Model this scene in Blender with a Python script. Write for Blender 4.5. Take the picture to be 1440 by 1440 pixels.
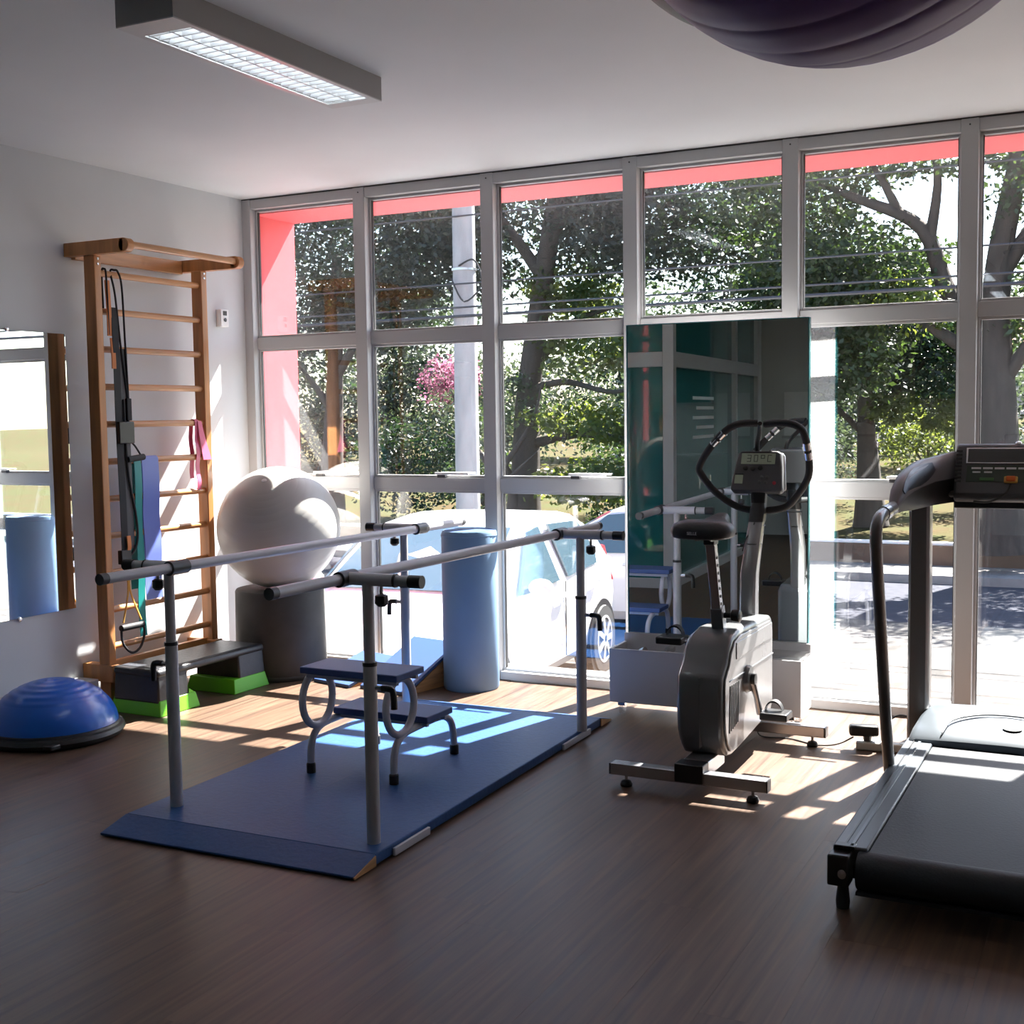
import bpy, bmesh, math, random
from mathutils import Vector, Matrix
random.seed(7)
for o in list(bpy.data.objects): bpy.data.objects.remove(o)
SC = bpy.context.scene
COL = SC.collection
# ------------------------------------------------------------------ camera
cam_d = bpy.data.cameras.new('camera'); cam_d.sensor_width = 36.0; cam_d.sensor_fit = 'HORIZONTAL'
cam_d.lens = 43.69; cam_d.clip_start = 0.05; cam_d.clip_end = 500
cam = bpy.data.objects.new('camera', cam_d); COL.objects.link(cam)
RT = Vector((0.8937039, 0.4484377, -0.0140339)); UP = Vector((-0.0220200, 0.0750835, 0.9969341)); FW = Vector((-0.4481165, 0.8906549, -0.0769770))
cam.matrix_world = Matrix(((RT.x, UP.x, -FW.x, 4.7017), (RT.y, UP.y, -FW.y, -5.9050), (RT.z, UP.z, -FW.z, 1.42), (0, 0, 0, 1)))
SC.camera = cam
# ------------------------------------------------------------------ light
SUN_DIR = Vector((0.27, 1.0, 1.24)).normalized()
w = bpy.data.worlds.new('sky'); SC.world = w; w.use_nodes = True
nt = w.node_tree; nt.nodes.clear()
bg = nt.nodes.new('ShaderNodeBackground'); sky = nt.nodes.new('ShaderNodeTexSky'); wo = nt.nodes.new('ShaderNodeOutputWorld')
sky.sky_type = 'NISHITA'; sky.sun_disc = False; sky.sun_elevation = math.asin(SUN_DIR.z)
sky.sun_rotation = math.atan2(SUN_DIR.x, SUN_DIR.y); sky.air_density = 1.0; sky.dust_density = 1.2; sky.ozone_density = 1.0
bg.inputs['Strength'].default_value = 0.34
nt.links.new(sky.outputs[0], bg.inputs[0]); nt.links.new(bg.outputs[0], wo.inputs[0])
sd = bpy.data.lights.new('sun', 'SUN'); sd.energy = 30.0; sd.angle = math.radians(0.55); sd.color = (1.0, 0.96, 0.90)
sun = bpy.data.objects.new('sun', sd); COL.objects.link(sun); sun.location = SUN_DIR * 40
sun.rotation_euler = SUN_DIR.to_track_quat('Z', 'Y').to_euler()
SC.view_settings.view_transform = 'Standard'; SC.view_settings.look = 'None'
SC.view_settings.exposure = 0.88; SC.view_settings.gamma = 1.0; SC.view_settings.use_curve_mapping = False
SC.cycles.use_denoising = True
SC.cycles.max_bounces = 12; SC.cycles.diffuse_bounces = 5; SC.cycles.glossy_bounces = 5; SC.cycles.transparent_max_bounces = 24
SC.cycles.sample_clamp_indirect = 8.0; SC.cycles.caustics_reflective = False; SC.cycles.caustics_refractive = False

# ------------------------------------------------------------------ materials
MAT = {}
def mat(name, col, rough=0.5, metal=0.0, spec=0.5, noise=0.0, scale=20.0, bump=0.0, coat=0.0, sheen=0.0, stretch=None, col2=None):
    m = bpy.data.materials.new(name); m.use_nodes = True; n = m.node_tree.nodes; l = m.node_tree.links
    b = n['Principled BSDF']
    b.inputs['Base Color'].default_value = (*col, 1); b.inputs['Roughness'].default_value = rough
    b.inputs['Metallic'].default_value = metal; b.inputs['Specular IOR Level'].default_value = spec
    b.inputs['Coat Weight'].default_value = coat; b.inputs['Sheen Weight'].default_value = sheen
    if noise or bump:
        tc = n.new('ShaderNodeTexCoord'); mp = n.new('ShaderNodeMapping'); nz = n.new('ShaderNodeTexNoise')
        nz.inputs['Scale'].default_value = scale; nz.inputs['Detail'].default_value = 5
        if stretch: mp.inputs['Scale'].default_value = stretch
        l.new(tc.outputs['Object'], mp.inputs[0]); l.new(mp.outputs[0], nz.inputs['Vector'])
        if noise:
            r = n.new('ShaderNodeValToRGB'); c2 = col2 or tuple(c * (1 - noise) for c in col)
            r.color_ramp.elements[0].color = (*c2, 1); r.color_ramp.elements[1].color = (*[min(1, c * (1 + noise * .4)) for c in col], 1)
            r.color_ramp.elements[0].position = .3; r.color_ramp.elements[1].position = .72
            l.new(nz.outputs['Fac'], r.inputs[0]); l.new(r.outputs[0], b.inputs['Base Color'])
        if bump:
            bp = n.new('ShaderNodeBump'); bp.inputs['Strength'].default_value = bump; bp.inputs['Distance'].default_value = .01
            l.new(nz.outputs['Fac'], bp.inputs['Height']); l.new(bp.outputs[0], b.inputs['Normal'])
    MAT[name] = m
    return m
def emit(name, col, s):
    m = mat(name, col, .4); b = m.node_tree.nodes['Principled BSDF']
    b.inputs['Emission Color'].default_value = (*col, 1); b.inputs['Emission Strength'].default_value = s
    return m
def glass(name, tint=(1, 1, 1), f0=.04, rough=0.0):
    m = bpy.data.materials.new(name); m.use_nodes = True; n = m.node_tree.nodes; l = m.node_tree.links; n.clear()
    out = n.new('ShaderNodeOutputMaterial'); mix = n.new('ShaderNodeMixShader'); tr = n.new('ShaderNodeBsdfTransparent'); gl = n.new('ShaderNodeBsdfGlossy')
    lw = n.new('ShaderNodeLayerWeight'); lw.inputs['Blend'].default_value = .5
    pw = n.new('ShaderNodeMath'); pw.operation = 'POWER'; pw.inputs[1].default_value = 5
    ma = n.new('ShaderNodeMath'); ma.operation = 'MULTIPLY_ADD'; ma.inputs[1].default_value = 1 - f0; ma.inputs[2].default_value = f0
    tr.inputs[0].default_value = (*tint, 1); gl.inputs['Roughness'].default_value = rough; gl.inputs['Color'].default_value = (1, 1, 1, 1)
    l.new(lw.outputs['Facing'], pw.inputs[0]); l.new(pw.outputs[0], ma.inputs[0]); l.new(ma.outputs[0], mix.inputs[0])
    l.new(tr.outputs[0], mix.inputs[1]); l.new(gl.outputs[0], mix.inputs[2]); l.new(mix.outputs[0], out.inputs[0])
    MAT[name] = m
    return m
def wood_floor():
    m = mat('floor_wood', (.12, .07, .05), .34, spec=.32); n = m.node_tree.nodes; l = m.node_tree.links; b = n['Principled BSDF']
    oi = n.new('ShaderNodeObjectInfo'); tc = n.new('ShaderNodeTexCoord'); ad = n.new('ShaderNodeVectorMath'); ad.operation = 'ADD'
    sc = n.new('ShaderNodeVectorMath'); sc.operation = 'SCALE'; sc.inputs['Scale'].default_value = 37.0
    cmb = n.new('ShaderNodeCombineXYZ'); l.new(oi.outputs['Random'], cmb.inputs[0]); l.new(oi.outputs['Random'], cmb.inputs[1]); l.new(cmb.outputs[0], sc.inputs[0])
    mp = n.new('ShaderNodeMapping'); mp.inputs['Scale'].default_value = (26, .9, 5)
    nz = n.new('ShaderNodeTexNoise'); nz.inputs['Scale'].default_value = 1.6; nz.inputs['Detail'].default_value = 7; nz.inputs['Distortion'].default_value = .6
    l.new(tc.outputs['Object'], ad.inputs[0]); l.new(sc.outputs[0], ad.inputs[1]); l.new(ad.outputs[0], mp.inputs[0]); l.new(mp.outputs[0], nz.inputs['Vector'])
    r = n.new('ShaderNodeValToRGB'); e = r.color_ramp.elements
    e[0].position = .28; e[0].color = (.058, .035, .025, 1); e[1].position = .78; e[1].color = (.165, .103, .066, 1)
    l.new(nz.outputs['Fac'], r.inputs[0])
    hs = n.new('ShaderNodeHueSaturation'); mr = n.new('ShaderNodeMapRange'); mr.inputs['To Min'].default_value = .92; mr.inputs['To Max'].default_value = 1.08
    l.new(oi.outputs['Random'], mr.inputs[0]); l.new(mr.outputs[0], hs.inputs['Value']); l.new(r.outputs[0], hs.inputs['Color']); l.new(hs.outputs[0], b.inputs['Base Color'])
    mr2 = n.new('ShaderNodeMapRange'); mr2.inputs['To Min'].default_value = .34; mr2.inputs['To Max'].default_value = .5
    l.new(nz.outputs['Fac'], mr2.inputs[0]); l.new(mr2.outputs[0], b.inputs['Roughness'])
    bp = n.new('ShaderNodeBump'); bp.inputs['Strength'].default_value = .08; bp.inputs['Distance'].default_value = .004
    l.new(nz.outputs['Fac'], bp.inputs['Height']); l.new(bp.outputs[0], b.inputs['Normal'])
wood_floor()
def leaf_mat(name, c, t, mixf=.42):
    m = bpy.data.materials.new(name); m.use_nodes = True; n = m.node_tree.nodes; l = m.node_tree.links; n.clear()
    out = n.new('ShaderNodeOutputMaterial'); mix = n.new('ShaderNodeMixShader'); mix.inputs[0].default_value = mixf
    d = n.new('ShaderNodeBsdfPrincipled'); tl = n.new('ShaderNodeBsdfTranslucent'); d.inputs['Roughness'].default_value = .45
    tc = n.new('ShaderNodeTexCoord'); nz = n.new('ShaderNodeTexNoise'); nz.inputs['Scale'].default_value = 1.1; nz.inputs['Detail'].default_value = 8
    l.new(tc.outputs['Object'], nz.inputs['Vector'])
    for tgt, cc in ((d.inputs['Base Color'], c), (tl.inputs['Color'], t)):
        r = n.new('ShaderNodeValToRGB'); e = r.color_ramp.elements
        e[0].position = .35; e[0].color = (*[x * .6 for x in cc], 1); e[1].position = .68; e[1].color = (*[min(1, x * 1.25) for x in cc], 1)
        l.new(nz.outputs['Fac'], r.inputs[0]); l.new(r.outputs[0], tgt)
    l.new(d.outputs[0], mix.inputs[1]); l.new(tl.outputs[0], mix.inputs[2]); l.new(mix.outputs[0], out.inputs[0])
    MAT[name] = m
mat('wall_paint', (.67, .685, .70), .7, noise=.03, scale=3, bump=.02)
mat('ceiling_paint', (.75, .77, .78), .8, noise=.03, scale=2)
mat('back_paint', (.62, .64, .63), .7)
mat('aluminium', (.47, .47, .475), .38, spec=.5)
mat('gasket', (.03, .03, .03), .6)
mat('red_paint', (.82, .085, .10), .6, noise=.06, scale=3)
glass('window_glass', f0=.115)
mat('partition_glass', (.018, .15, .155), .04, spec=.6, coat=.4)
glass('car_glass', (.30, .42, .48), f0=.07)
mat('mirror', (.90, .93, .93), .0, 1.0)
mat('mirror_teal', (.88, .95, .95), .0, 1.0)
mat('mirror_edge', (.05, .22, .24), .2)
mat('chrome', (.8, .8, .82), .15, 1.0)
mat('white_board', (.85, .85, .85), .35)
mat('light_body', (.34, .34, .34), .45)
mat('light_trim', (.62, .62, .62), .3)
emit('lamp_tube', (.88, .96, 1.0), 9.0); emit('fill_lamp_tube', (.84, .94, 1.0), 30.0)  # the stronger tube is for the added, unseen fill fixtures
mat('louver', (.42, .42, .43), .35)
mat('beech', (.58, .25, .085), .42, noise=.35, scale=4, stretch=(6, 6, .6), coat=.15)
mat('beech_rung', (.60, .28, .105), .4, noise=.3, scale=4, stretch=(6, .6, 6), coat=.15)
mat('plywood', (.50, .27, .11), .5, noise=.3, scale=6, stretch=(1, 1, 12))
mat('rail_grey', (.50, .50, .54), .32, spec=.5)
mat('post_grey', (.42, .42, .44), .35)
mat('dark_plastic', (.05, .05, .054), .4)
mat('black_plastic', (.012, .012, .013), .35)
mat('black_rubber', (.015, .015, .016), .65)
mat('mat_blue', (.022, .08, .24), .48, spec=.3, noise=.12, scale=60, bump=.15)
mat('step_blue', (.048, .09, .235), .5)
mat('roller_blue', (.18, .30, .46), .6, spec=.3, noise=.05, scale=4)
mat('board_blue', (.03, .075, .21), .5)
mat('bosu_blue', (.006, .12, .60), .3, spec=.5, coat=.2)
mat('bosu_base', (.025, .027, .03), .45)
mat('ball_white', (.46, .45, .425), .42, noise=.04, scale=6)
mat('ball_purple', (.25, .16, .42), .5, noise=.4, scale=5, col2=(.17, .09, .32))
mat('ball_black', (.012, .011, .014), .45)
mat('stand_grey', (.055, .053, .05), .7, noise=.25, scale=8)
mat('step_black', (.022, .023, .026), .42, noise=.2, scale=40, bump=.1)
mat('step_top', (.05, .055, .065), .38, noise=.3, scale=60, bump=.25)
mat('riser_green', (.13, .55, .015), .45)
mat('band_teal', (.005, .26, .24), .45)
mat('band_blue', (.16, .22, .60), .38)
mat('band_pink', (.68, .13, .24), .4)
mat('strap_black', (.012, .012, .014), .75)
mat('strap_grey', (.10, .10, .10), .7)
mat('strap_orange', (.62, .20, .05), .6)
mat('bike_grey', (.12, .125, .13), .3, spec=.5, coat=.35)
mat('bike_silver', (.30, .30, .305), .24, .5, noise=.1, scale=3)
mat('steel', (.46, .46, .48), .25, .8)
mat('lcd', (.45, .52, .38), .25)
mat('lcd_digit', (.05, .07, .05), .4)
mat('white_print', (.75, .75, .75), .5)
mat('key_green', (.06, .16, .05), .45)
mat('red_key', (.45, .03, .05), .45)
mat('console_grey', (.075, .075, .078), .42)
mat('seat_black', (.02, .02, .022), .45, noise=.2, scale=80, bump=.1)
mat('tread_belt', (.012, .016, .022), .55, noise=.15, scale=90, bump=.1)
mat('tread_rail', (.075, .088, .105), .38)
mat('tread_silver', (.11, .128, .145), .33, .2)
mat('tread_tube', (.12, .112, .108), .35, coat=.3)
mat('arm_grey', (.13, .125, .135), .4)
mat('safety_orange', (.85, .16, .02), .4)
mat('safety_yellow', (.80, .45, .10), .4)
mat('strip_beige', (.55, .52, .46), .5)
glass('clear_plastic', (.80, .80, .80), f0=.12, rough=.15)
mat('cart_white', (.66, .66, .68), .4)
mat('cabinet_white', (.70, .71, .70), .45)
mat('teal_board', (.01, .16, .16), .5)
mat('door_dark', (.03, .03, .035), .5)
mat('door_blue', (.02, .12, .25), .5)
mat('paving', (.14, .136, .13), .9, spec=.03, noise=.5, scale=2.2, bump=.15)
mat('asphalt', (.07, .073, .088), .9, spec=.03, noise=.2, scale=8, bump=.1)
mat('concrete', (.26, .25, .24), .9, spec=.03, noise=.2, scale=5)
mat('pole_concrete', (.40, .39, .39), .8, noise=.2, scale=4, stretch=(2, 2, .6))
mat('kerb_brown', (.15, .105, .08), .9, spec=.05, noise=.2, scale=5)
mat('rail_white', (.75, .75, .75), .5)
mat('lawn', (.048, .055, .024), .95, spec=.02, noise=.45, scale=1.5, col2=(.07, .05, .028))
mat('soil', (.28, .19, .12), .9, noise=.3, scale=2)
mat('bark', (.06, .048, .038), .9, noise=.45, scale=5, bump=.6, stretch=(3, 3, .7))
mat('cable', (.02, .02, .02), .6)
mat('wire', (.05, .05, .055), .5)
mat('car_white', (.62, .63, .65), .25, coat=.6)
mat('tyre', (.02, .02, .021), .7)
mat('alloy', (.55, .56, .58), .3, .6)
mat('tail_red', (.55, .02, .03), .25)
mat('head_lamp', (.75, .78, .80), .1)
mat('house_wall', (.62, .52, .44), .8); mat('house_roof', (.42, .15, .09), .8)
leaf_mat('leaf_dark', (.022, .036, .026), (.035, .075, .016), .28)
leaf_mat('leaf_mid', (.032, .055, .024), (.07, .12, .022), .33)
leaf_mat('leaf_light', (.05, .08, .02), (.22, .27, .04), .45)
leaf_mat('leaf_far', (.045, .065, .045), (.08, .11, .05), .35)  # paler, greyer green: distance haze put into the leaf colour
leaf_mat('leaf_pink', (.32, .10, .18), (.45, .16, .26), .4)

# ------------------------------------------------------------------ mesh helpers
class MB:
    def __init__(s): s.v = []; s.f = []
    def add(s, vs, fs):
        k = len(s.v); s.v += [tuple(p) for p in vs]; s.f += [tuple(i + k for i in q) for q in fs]; return s
    def box(s, x0, x1, y0, y1, z0, z1):
        return s.add([(x0, y0, z0), (x1, y0, z0), (x1, y1, z0), (x0, y1, z0), (x0, y0, z1), (x1, y0, z1), (x1, y1, z1), (x0, y1, z1)],
                     [(0, 3, 2, 1), (4, 5, 6, 7), (0, 1, 5, 4), (1, 2, 6, 5), (2, 3, 7, 6), (3, 0, 4, 7)])
    def bar(s, a, b, wx, wz, up=(0, 0, 1)):
        a = Vector(a); b = Vector(b); d = (b - a).normalized(); r = d.cross(Vector(up)).normalized(); u = r.cross(d)
        vs = []
        for p in (a, b):
            for sx, sz in ((-1, -1), (1, -1), (1, 1), (-1, 1)): vs.append(p + r * sx * wx / 2 + u * sz * wz / 2)
        return s.add(vs, [(0, 1, 2, 3), (7, 6, 5, 4), (0, 4, 5, 1), (1, 5, 6, 2), (2, 6, 7, 3), (3, 7, 4, 0)])
    def prism(s, poly, axis, a0, a1):
        def P(p, a): return {'x': (a, p[0], p[1]), 'y': (p[0], a, p[1]), 'z': (p[0], p[1], a)}[axis]
        n = len(poly); vs = [P(p, a0) for p in poly] + [P(p, a1) for p in poly]
        fs = [tuple(range(n)), tuple(range(2 * n - 1, n - 1, -1))] + [(i, i + n, (i + 1) % n + n, (i + 1) % n) for i in range(n)]
        return s.add(vs, fs)
    def loft(s, rings, cap=True, closed=True):
        n = len(rings[0]); vs = [p for r in rings for p in r]; fs = []
        for i in range(len(rings) - 1):
            for j in range(n if closed else n - 1):
                a = i * n + j; b = i * n + (j + 1) % n; fs.append((a, b, b + n, a + n))
        if cap and closed: fs += [tuple(range(n - 1, -1, -1)), tuple((len(rings) - 1) * n + j for j in range(n))]
        return s.add(vs, fs)
    def tube(s, pts, r, seg=12, closed=False, cap=True):
        pts = [Vector(p) for p in pts]; n = len(pts); rs = r if isinstance(r, (list, tuple)) else [r] * n; rings = []
        ref = None
        for i, p in enumerate(pts):
            if closed: d = pts[(i + 1) % n] - pts[i - 1]
            else: d = pts[min(i + 1, n - 1)] - pts[max(i - 1, 0)]
            d.normalize()
            if ref is None: ref = d.orthogonal().normalized()
            else: ref = (ref - d * ref.dot(d)).normalized()
            b = d.cross(ref)
            rings.append([p + (ref * math.cos(t) + b * math.sin(t)) * rs[i] for t in (2 * math.pi * k / seg for k in range(seg))])
        if closed: rings.append(rings[0]); cap = False
        return s.loft(rings, cap)
    def lathe(s, prof, c=(0, 0, 0), seg=32, axis='z'):
        rings = []
        for r, z in prof:
            ring = []
            for k in range(seg):
                t = 2 * math.pi * k / seg; a, b = r * math.cos(t), r * math.sin(t)
                q = {'z': (a, b, z), 'x': (z, a, b), 'y': (b, z, a)}[axis]
                ring.append((c[0] + q[0], c[1] + q[1], c[2] + q[2]))
            rings.append(ring)
        return s.loft(rings)
    def sphere(s, c, r, seg=24, rings=14, sz=1.0):
        return s.lathe([(max(1e-4, r * math.sin(math.pi * i / rings)), -r * sz * math.cos(math.pi * i / rings)) for i in range(rings + 1)], c, seg)
    def build(s, name, m, parent=None, bevel=0, smooth=True, ang=35, seg=2):
        me = bpy.data.meshes.new(name); me.from_pydata(s.v, [], s.f)
        bm = bmesh.new(); bm.from_mesh(me); bmesh.ops.recalc_face_normals(bm, faces=bm.faces); bm.to_mesh(me); bm.free()
        if smooth:
            me.polygons.foreach_set('use_smooth', [True] * len(me.polygons)); me.set_sharp_from_angle(angle=math.radians(ang))
        me.materials.append(MAT[m]); o = bpy.data.objects.new(name, me); COL.objects.link(o)
        if parent: o.parent = parent
        if bevel:
            b = o.modifiers.new('bevel', 'BEVEL'); b.width = bevel; b.segments = seg; b.limit_method = 'ANGLE'; b.angle_limit = math.radians(30); b.harden_normals = False
        return o
def tag(o, label, cat, group=None):
    o['label'] = label; o['category'] = cat
    if group: o['group'] = group
    return o
def thing(name, label, cat, loc=(0, 0, 0), rz=0, group=None):
    o = bpy.data.objects.new(name, None); COL.objects.link(o); o.location = loc; o.rotation_euler = (0, 0, rz); o.empty_display_size = .1
    return tag(o, label, cat, group)
def struct(o, label=None):
    o['kind'] = 'structure'
    if label: o['label'] = label
    return o
def struct_empty(name, label, loc=(0, 0, 0)):
    o = bpy.data.objects.new(name, None); COL.objects.link(o); o.location = loc; return struct(o, label)
def smooth_path(pts, n=6, closed=False):
    P = [Vector(p) for p in pts]; out = []; N = len(P)
    for i in range(N if closed else N - 1):
        p0 = P[(i - 1) % N] if closed or i > 0 else P[0]; p1 = P[i]; p2 = P[(i + 1) % N]; p3 = P[(i + 2) % N] if closed or i + 2 < N else P[-1]
        for k in range(n):
            t = k / n; out.append(.5 * ((2 * p1) + (p2 - p0) * t + (2 * p0 - 5 * p1 + 4 * p2 - p3) * t * t + (3 * p1 - p0 - 3 * p2 + p3) * t ** 3))
    if not closed: out.append(P[-1])
    return out
def text_mesh(body, size, name, m, parent, mw, depth=.0006):
    cu = bpy.data.curves.new(name, 'FONT'); cu.body = body; cu.size = size; cu.extrude = depth; cu.align_x = 'CENTER'; cu.align_y = 'CENTER'
    t = bpy.data.objects.new('tmp', cu); COL.objects.link(t)
    dg = bpy.context.evaluated_depsgraph_get(); me = bpy.data.meshes.new_from_object(t.evaluated_get(dg))
    bpy.data.objects.remove(t); me.name = name; me.materials.clear(); me.materials.append(MAT[m])
    o = bpy.data.objects.new(name, me); COL.objects.link(o); o.parent = parent; o.matrix_local = mw
    return o
# ------------------------------------------------------------------ room shell
import numpy as np
FDW = .062; H = 2.70; XR = 6.42; YB = -9.0
fl = struct(MB().box(-.3, XR + .3, YB - .2, .46, -.78, -.013).build('floor', 'concrete', smooth=False), 'dark brown wood-look plank floor of the therapy gym')
PW, PL = .19, 1.32
pm = MB().box(.0002, PW - .0002, .0002, PL - .0002, -.013, 0).build('plank', 'floor_wood', fl, smooth=False)
pmesh = pm.data; bpy.data.objects.remove(pm)
ncol = int(XR / PW) + 1
for c in range(ncol):
    y = -(random.random() * PL) if c else -.4
    edges = [0.0]; yy = y
    while yy > YB: edges.append(yy); yy -= PL
    edges.append(YB)
    for a, b in zip(edges[:-1], edges[1:]):
        if a - b < .05: continue
        p = bpy.data.objects.new('plank', pmesh); COL.objects.link(p); p.parent = fl; p.location = (c * PW, b, 0)
        x1 = min(PW, XR - c * PW); p.scale = (x1 / PW, (a - b) / PL, 1)
struct(MB().box(-.3, XR + .3, YB - .2, FDW, H, H + .25).build('ceiling', 'ceiling_paint', smooth=False), 'white painted ceiling')
struct(MB().box(-.3, 0, YB - .2, FDW, -.75, H).build('wall_left', 'wall_paint', smooth=False), 'white painted wall with the wall bars and mirror')
struct(MB().box(XR, XR + .3, YB - .2, FDW, -.75, H).build('wall_right', 'wall_paint', smooth=False), 'white wall at the right end of the windows')
struct(MB().box(0, XR, YB - .2, YB, 0, H).build('wall_back', 'back_paint', smooth=False), 'grey-white back wall seen only in the mirror')
# low white plinth under the left mirror
b = MB().box(0, .13, -4.2, -1.40, 0, .15).box(0, .012, -1.40, 0, 0, .07)
struct(b.build('baseboard_left', 'wall_paint', bevel=.004, smooth=False), 'low white plinth along the left wall')

# ------------------------------------------------------------------ window wall
ML = [0.0, .775, 1.577, 2.382, 3.186, 3.980, 4.785, 5.590, 6.345]
MR = [.06, .850, 1.652, 2.457, 3.261, 4.055, 4.860, 5.665, 6.42]
T1 = (1.831, 1.899); T2 = (1.018, 1.088); HEAD = (2.640, 2.694); SILL = .045; FD = .062
def pane(par, x0, x1, z0, z1, tilt=0):
    MB().box(x0, x1, .039, .045, z0, z1).build('pane', 'window_glass', par, smooth=False)
def bead(par, x0, x1, z0, z1, w=.013, y0=.028, y1=.056):
    MB().box(x0, x0 + w, y0, y1, z0, z1).box(x1 - w, x1, y0, y1, z0, z1).box(x0 + w, x1 - w, y0, y1, z0, z0 + w).box(x0 + w, x1 - w, y0, y1, z1 - w, z1).build('glazing_bead', 'aluminium', par, bevel=.002)
    MB().box(x0 + w, x0 + w + .004, .034, .051, z0 + w, z1 - w).box(x1 - w - .004, x1 - w, .034, .051, z0 + w, z1 - w).build('gasket', 'gasket', par, smooth=False)
for i in range(8):
    x0, x1 = MR[i], ML[i + 1]
    wn = struct_empty('window_%d' % (i + 1), 'floor-to-ceiling aluminium window bay, number %d from the left corner' % (i + 1))
    if i == 0: MB().box(0, .06, -.02, FD, 0, H - .006).build('jamb', 'aluminium', wn, bevel=.003)
    MB().box(ML[i + 1], MR[i + 1], -.02, FD, 0, H - .006).build('mullion', 'aluminium', wn, bevel=.003)
    MB().box(x0, x1, -.016, FD, HEAD[0], HEAD[1]).build('head', 'aluminium', wn, bevel=.003)
    MB().box(x0, x1, .018, FD, T1[0], T1[1]).build('transom', 'aluminium', wn, bevel=.003)
    MB().box(x0, x1, .018, FD, T2[0], T2[1]).build('transom', 'aluminium', wn, bevel=.003)
    MB().box(x0, x1, -.012, FD, 0, SILL).build('sill', 'aluminium', wn, bevel=.003)
    for z0, z1 in ((T1[1], HEAD[0]), (T2[1], T1[0]), (SILL, T2[0])):
        bead(wn, x0, x1, z0, z1); pane(wn, x0 + .012, x1 - .012, z0 + .012, z1 - .012)
    lx = x0 + (.42 if i else .40)
    lt = MB().box(lx, lx + .05, .004, .034, T2[1], T2[1] + .022).build('latch', 'dark_plastic', wn, bevel=.003)
    MB().box(lx - .01, lx + .20, -.006, .006, T2[1] + .016, T2[1] + .030).build('latch_handle', 'white_board', lt, bevel=.003)
    for sx in (x0 + .01,):
        MB().lathe([(.004, 0), (.004, -.003)], (ML[i + 1] + .0375, -.02, 2.668), 8, 'y').build('screw', 'gasket', wn)
struct(MB().box(0, XR, -.018, .05, H - .008, H).build('trim_1', 'gasket', smooth=False), 'dark seal between ceiling and window head')
# red painted portal framing the facade outside
pr = struct_empty('portal', 'red painted concrete frame around the windows outside')
MB().box(-.35, .02, FD, .46, -.75, 3.1).build('portal_jamb', 'red_paint', pr, smooth=False)
MB().box(XR, XR + .35, FD, .46, -.75, 3.1).build('portal_jamb', 'red_paint', pr, smooth=False)
MB().box(.02, XR, FD, .46, 2.622, 3.1).build('portal_soffit', 'red_paint', pr, smooth=False)
# ------------------------------------------------------------------ back of the room (mirror reflections)
PX, PY = 1.60, -4.32
gr = struct_empty('wall_partition', 'dark teal glazed office partition at the back of the room')
def gframe(a, b, z0, z1, wd=.09):
    MB().bar((a[0], a[1], (z0 + z1) / 2), (b[0], b[1], (z0 + z1) / 2), wd, z1 - z0).build('partition_rail', 'aluminium', gr, bevel=.003)
def gpost(x, y): MB().box(x - .045, x + .045, y - .045, y + .045, 0, H).build('partition_post', 'aluminium', gr, bevel=.003)
for x, y in ((PX, PY), (.05, PY), (PX, -6.6), (PX, -7.65)): gpost(x, y)
for a, b in (((.095, PY), (PX - .045, PY)), ((PX, PY - .045), (PX, -6.555)), ((PX, -6.645), (PX, -7.605))):
    for z0, z1 in ((0, .08), (1.80, 1.92), (2.62, H)): gframe(a, b, z0, z1)
    for z0, z1 in ((.08, 1.80), (1.92, 2.62)):
        MB().bar((a[0], a[1], (z0 + z1) / 2), (b[0], b[1], (z0 + z1) / 2), .008, z1 - z0).build('partition_pane', 'partition_glass', gr, smooth=False)
struct(MB().box(.0, PX + .045, -7.80, -7.695, 0, H).build('wall_office', 'back_paint', smooth=False), 'pale end wall of the glazed office')
for k in range(5): MB().box(PX + .005, PX + .009, -5.80, -5.05 - .12 * (k % 2), 1.20 + .085 * k, 1.228 + .085 * k).build('reflection_strip', 'white_board', gr, smooth=False)  # white bars standing in for light strips reflected in the partition glass
cb = thing('cabinet', 'low white cabinet against the back wall, seen in the mirror', 'cabinet', (2.35, YB + .25, 0))
MB().box(-.5, .5, -.24, .2, .06, .95).build('cabinet_body', 'cabinet_white', cb, bevel=.004)
for s in (-1, 1):
    q = MB().box(min(0, s * .49) + .004, max(0, s * .49) - .004, .2, .22, .08, .93).build('cabinet_door', 'cabinet_white', cb, bevel=.003)
    MB().box(s * .06 - .006, s * .06 + .006, .22, .235, .55, .72).build('handle', 'chrome', q)
MB().box(-.46, .46, -.2, .16, 0, .06).build('cabinet_base', 'door_dark', cb, smooth=False)
tb = thing('notice_board', 'teal board fixed on the back wall, seen in the mirror', 'board', (2.75, YB, 1.55))
MB().box(-.35, .35, 0, .02, 0, 1.0).build('board_panel', 'teal_board', tb, smooth=False)
MB().box(-.38, -.35, 0, .03, -.03, 1.03).box(.35, .38, 0, .03, -.03, 1.03).box(-.35, .35, 0, .03, -.03, 0).box(-.35, .35, 0, .03, 1.0, 1.03).build('board_frame', 'aluminium', tb, bevel=.002)

wb_ = thing('whiteboard', 'white board on the back wall above the cabinet, seen in the mirror', 'board', (2.0, YB, 1.15))
MB().box(-.33, .33, 0, .018, 0, .5).build('board_panel', 'white_board', wb_, smooth=False)
MB().box(-.35, .35, 0, .05, -.03, 0).build('pen_tray', 'aluminium', wb_, bevel=.002)
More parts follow.
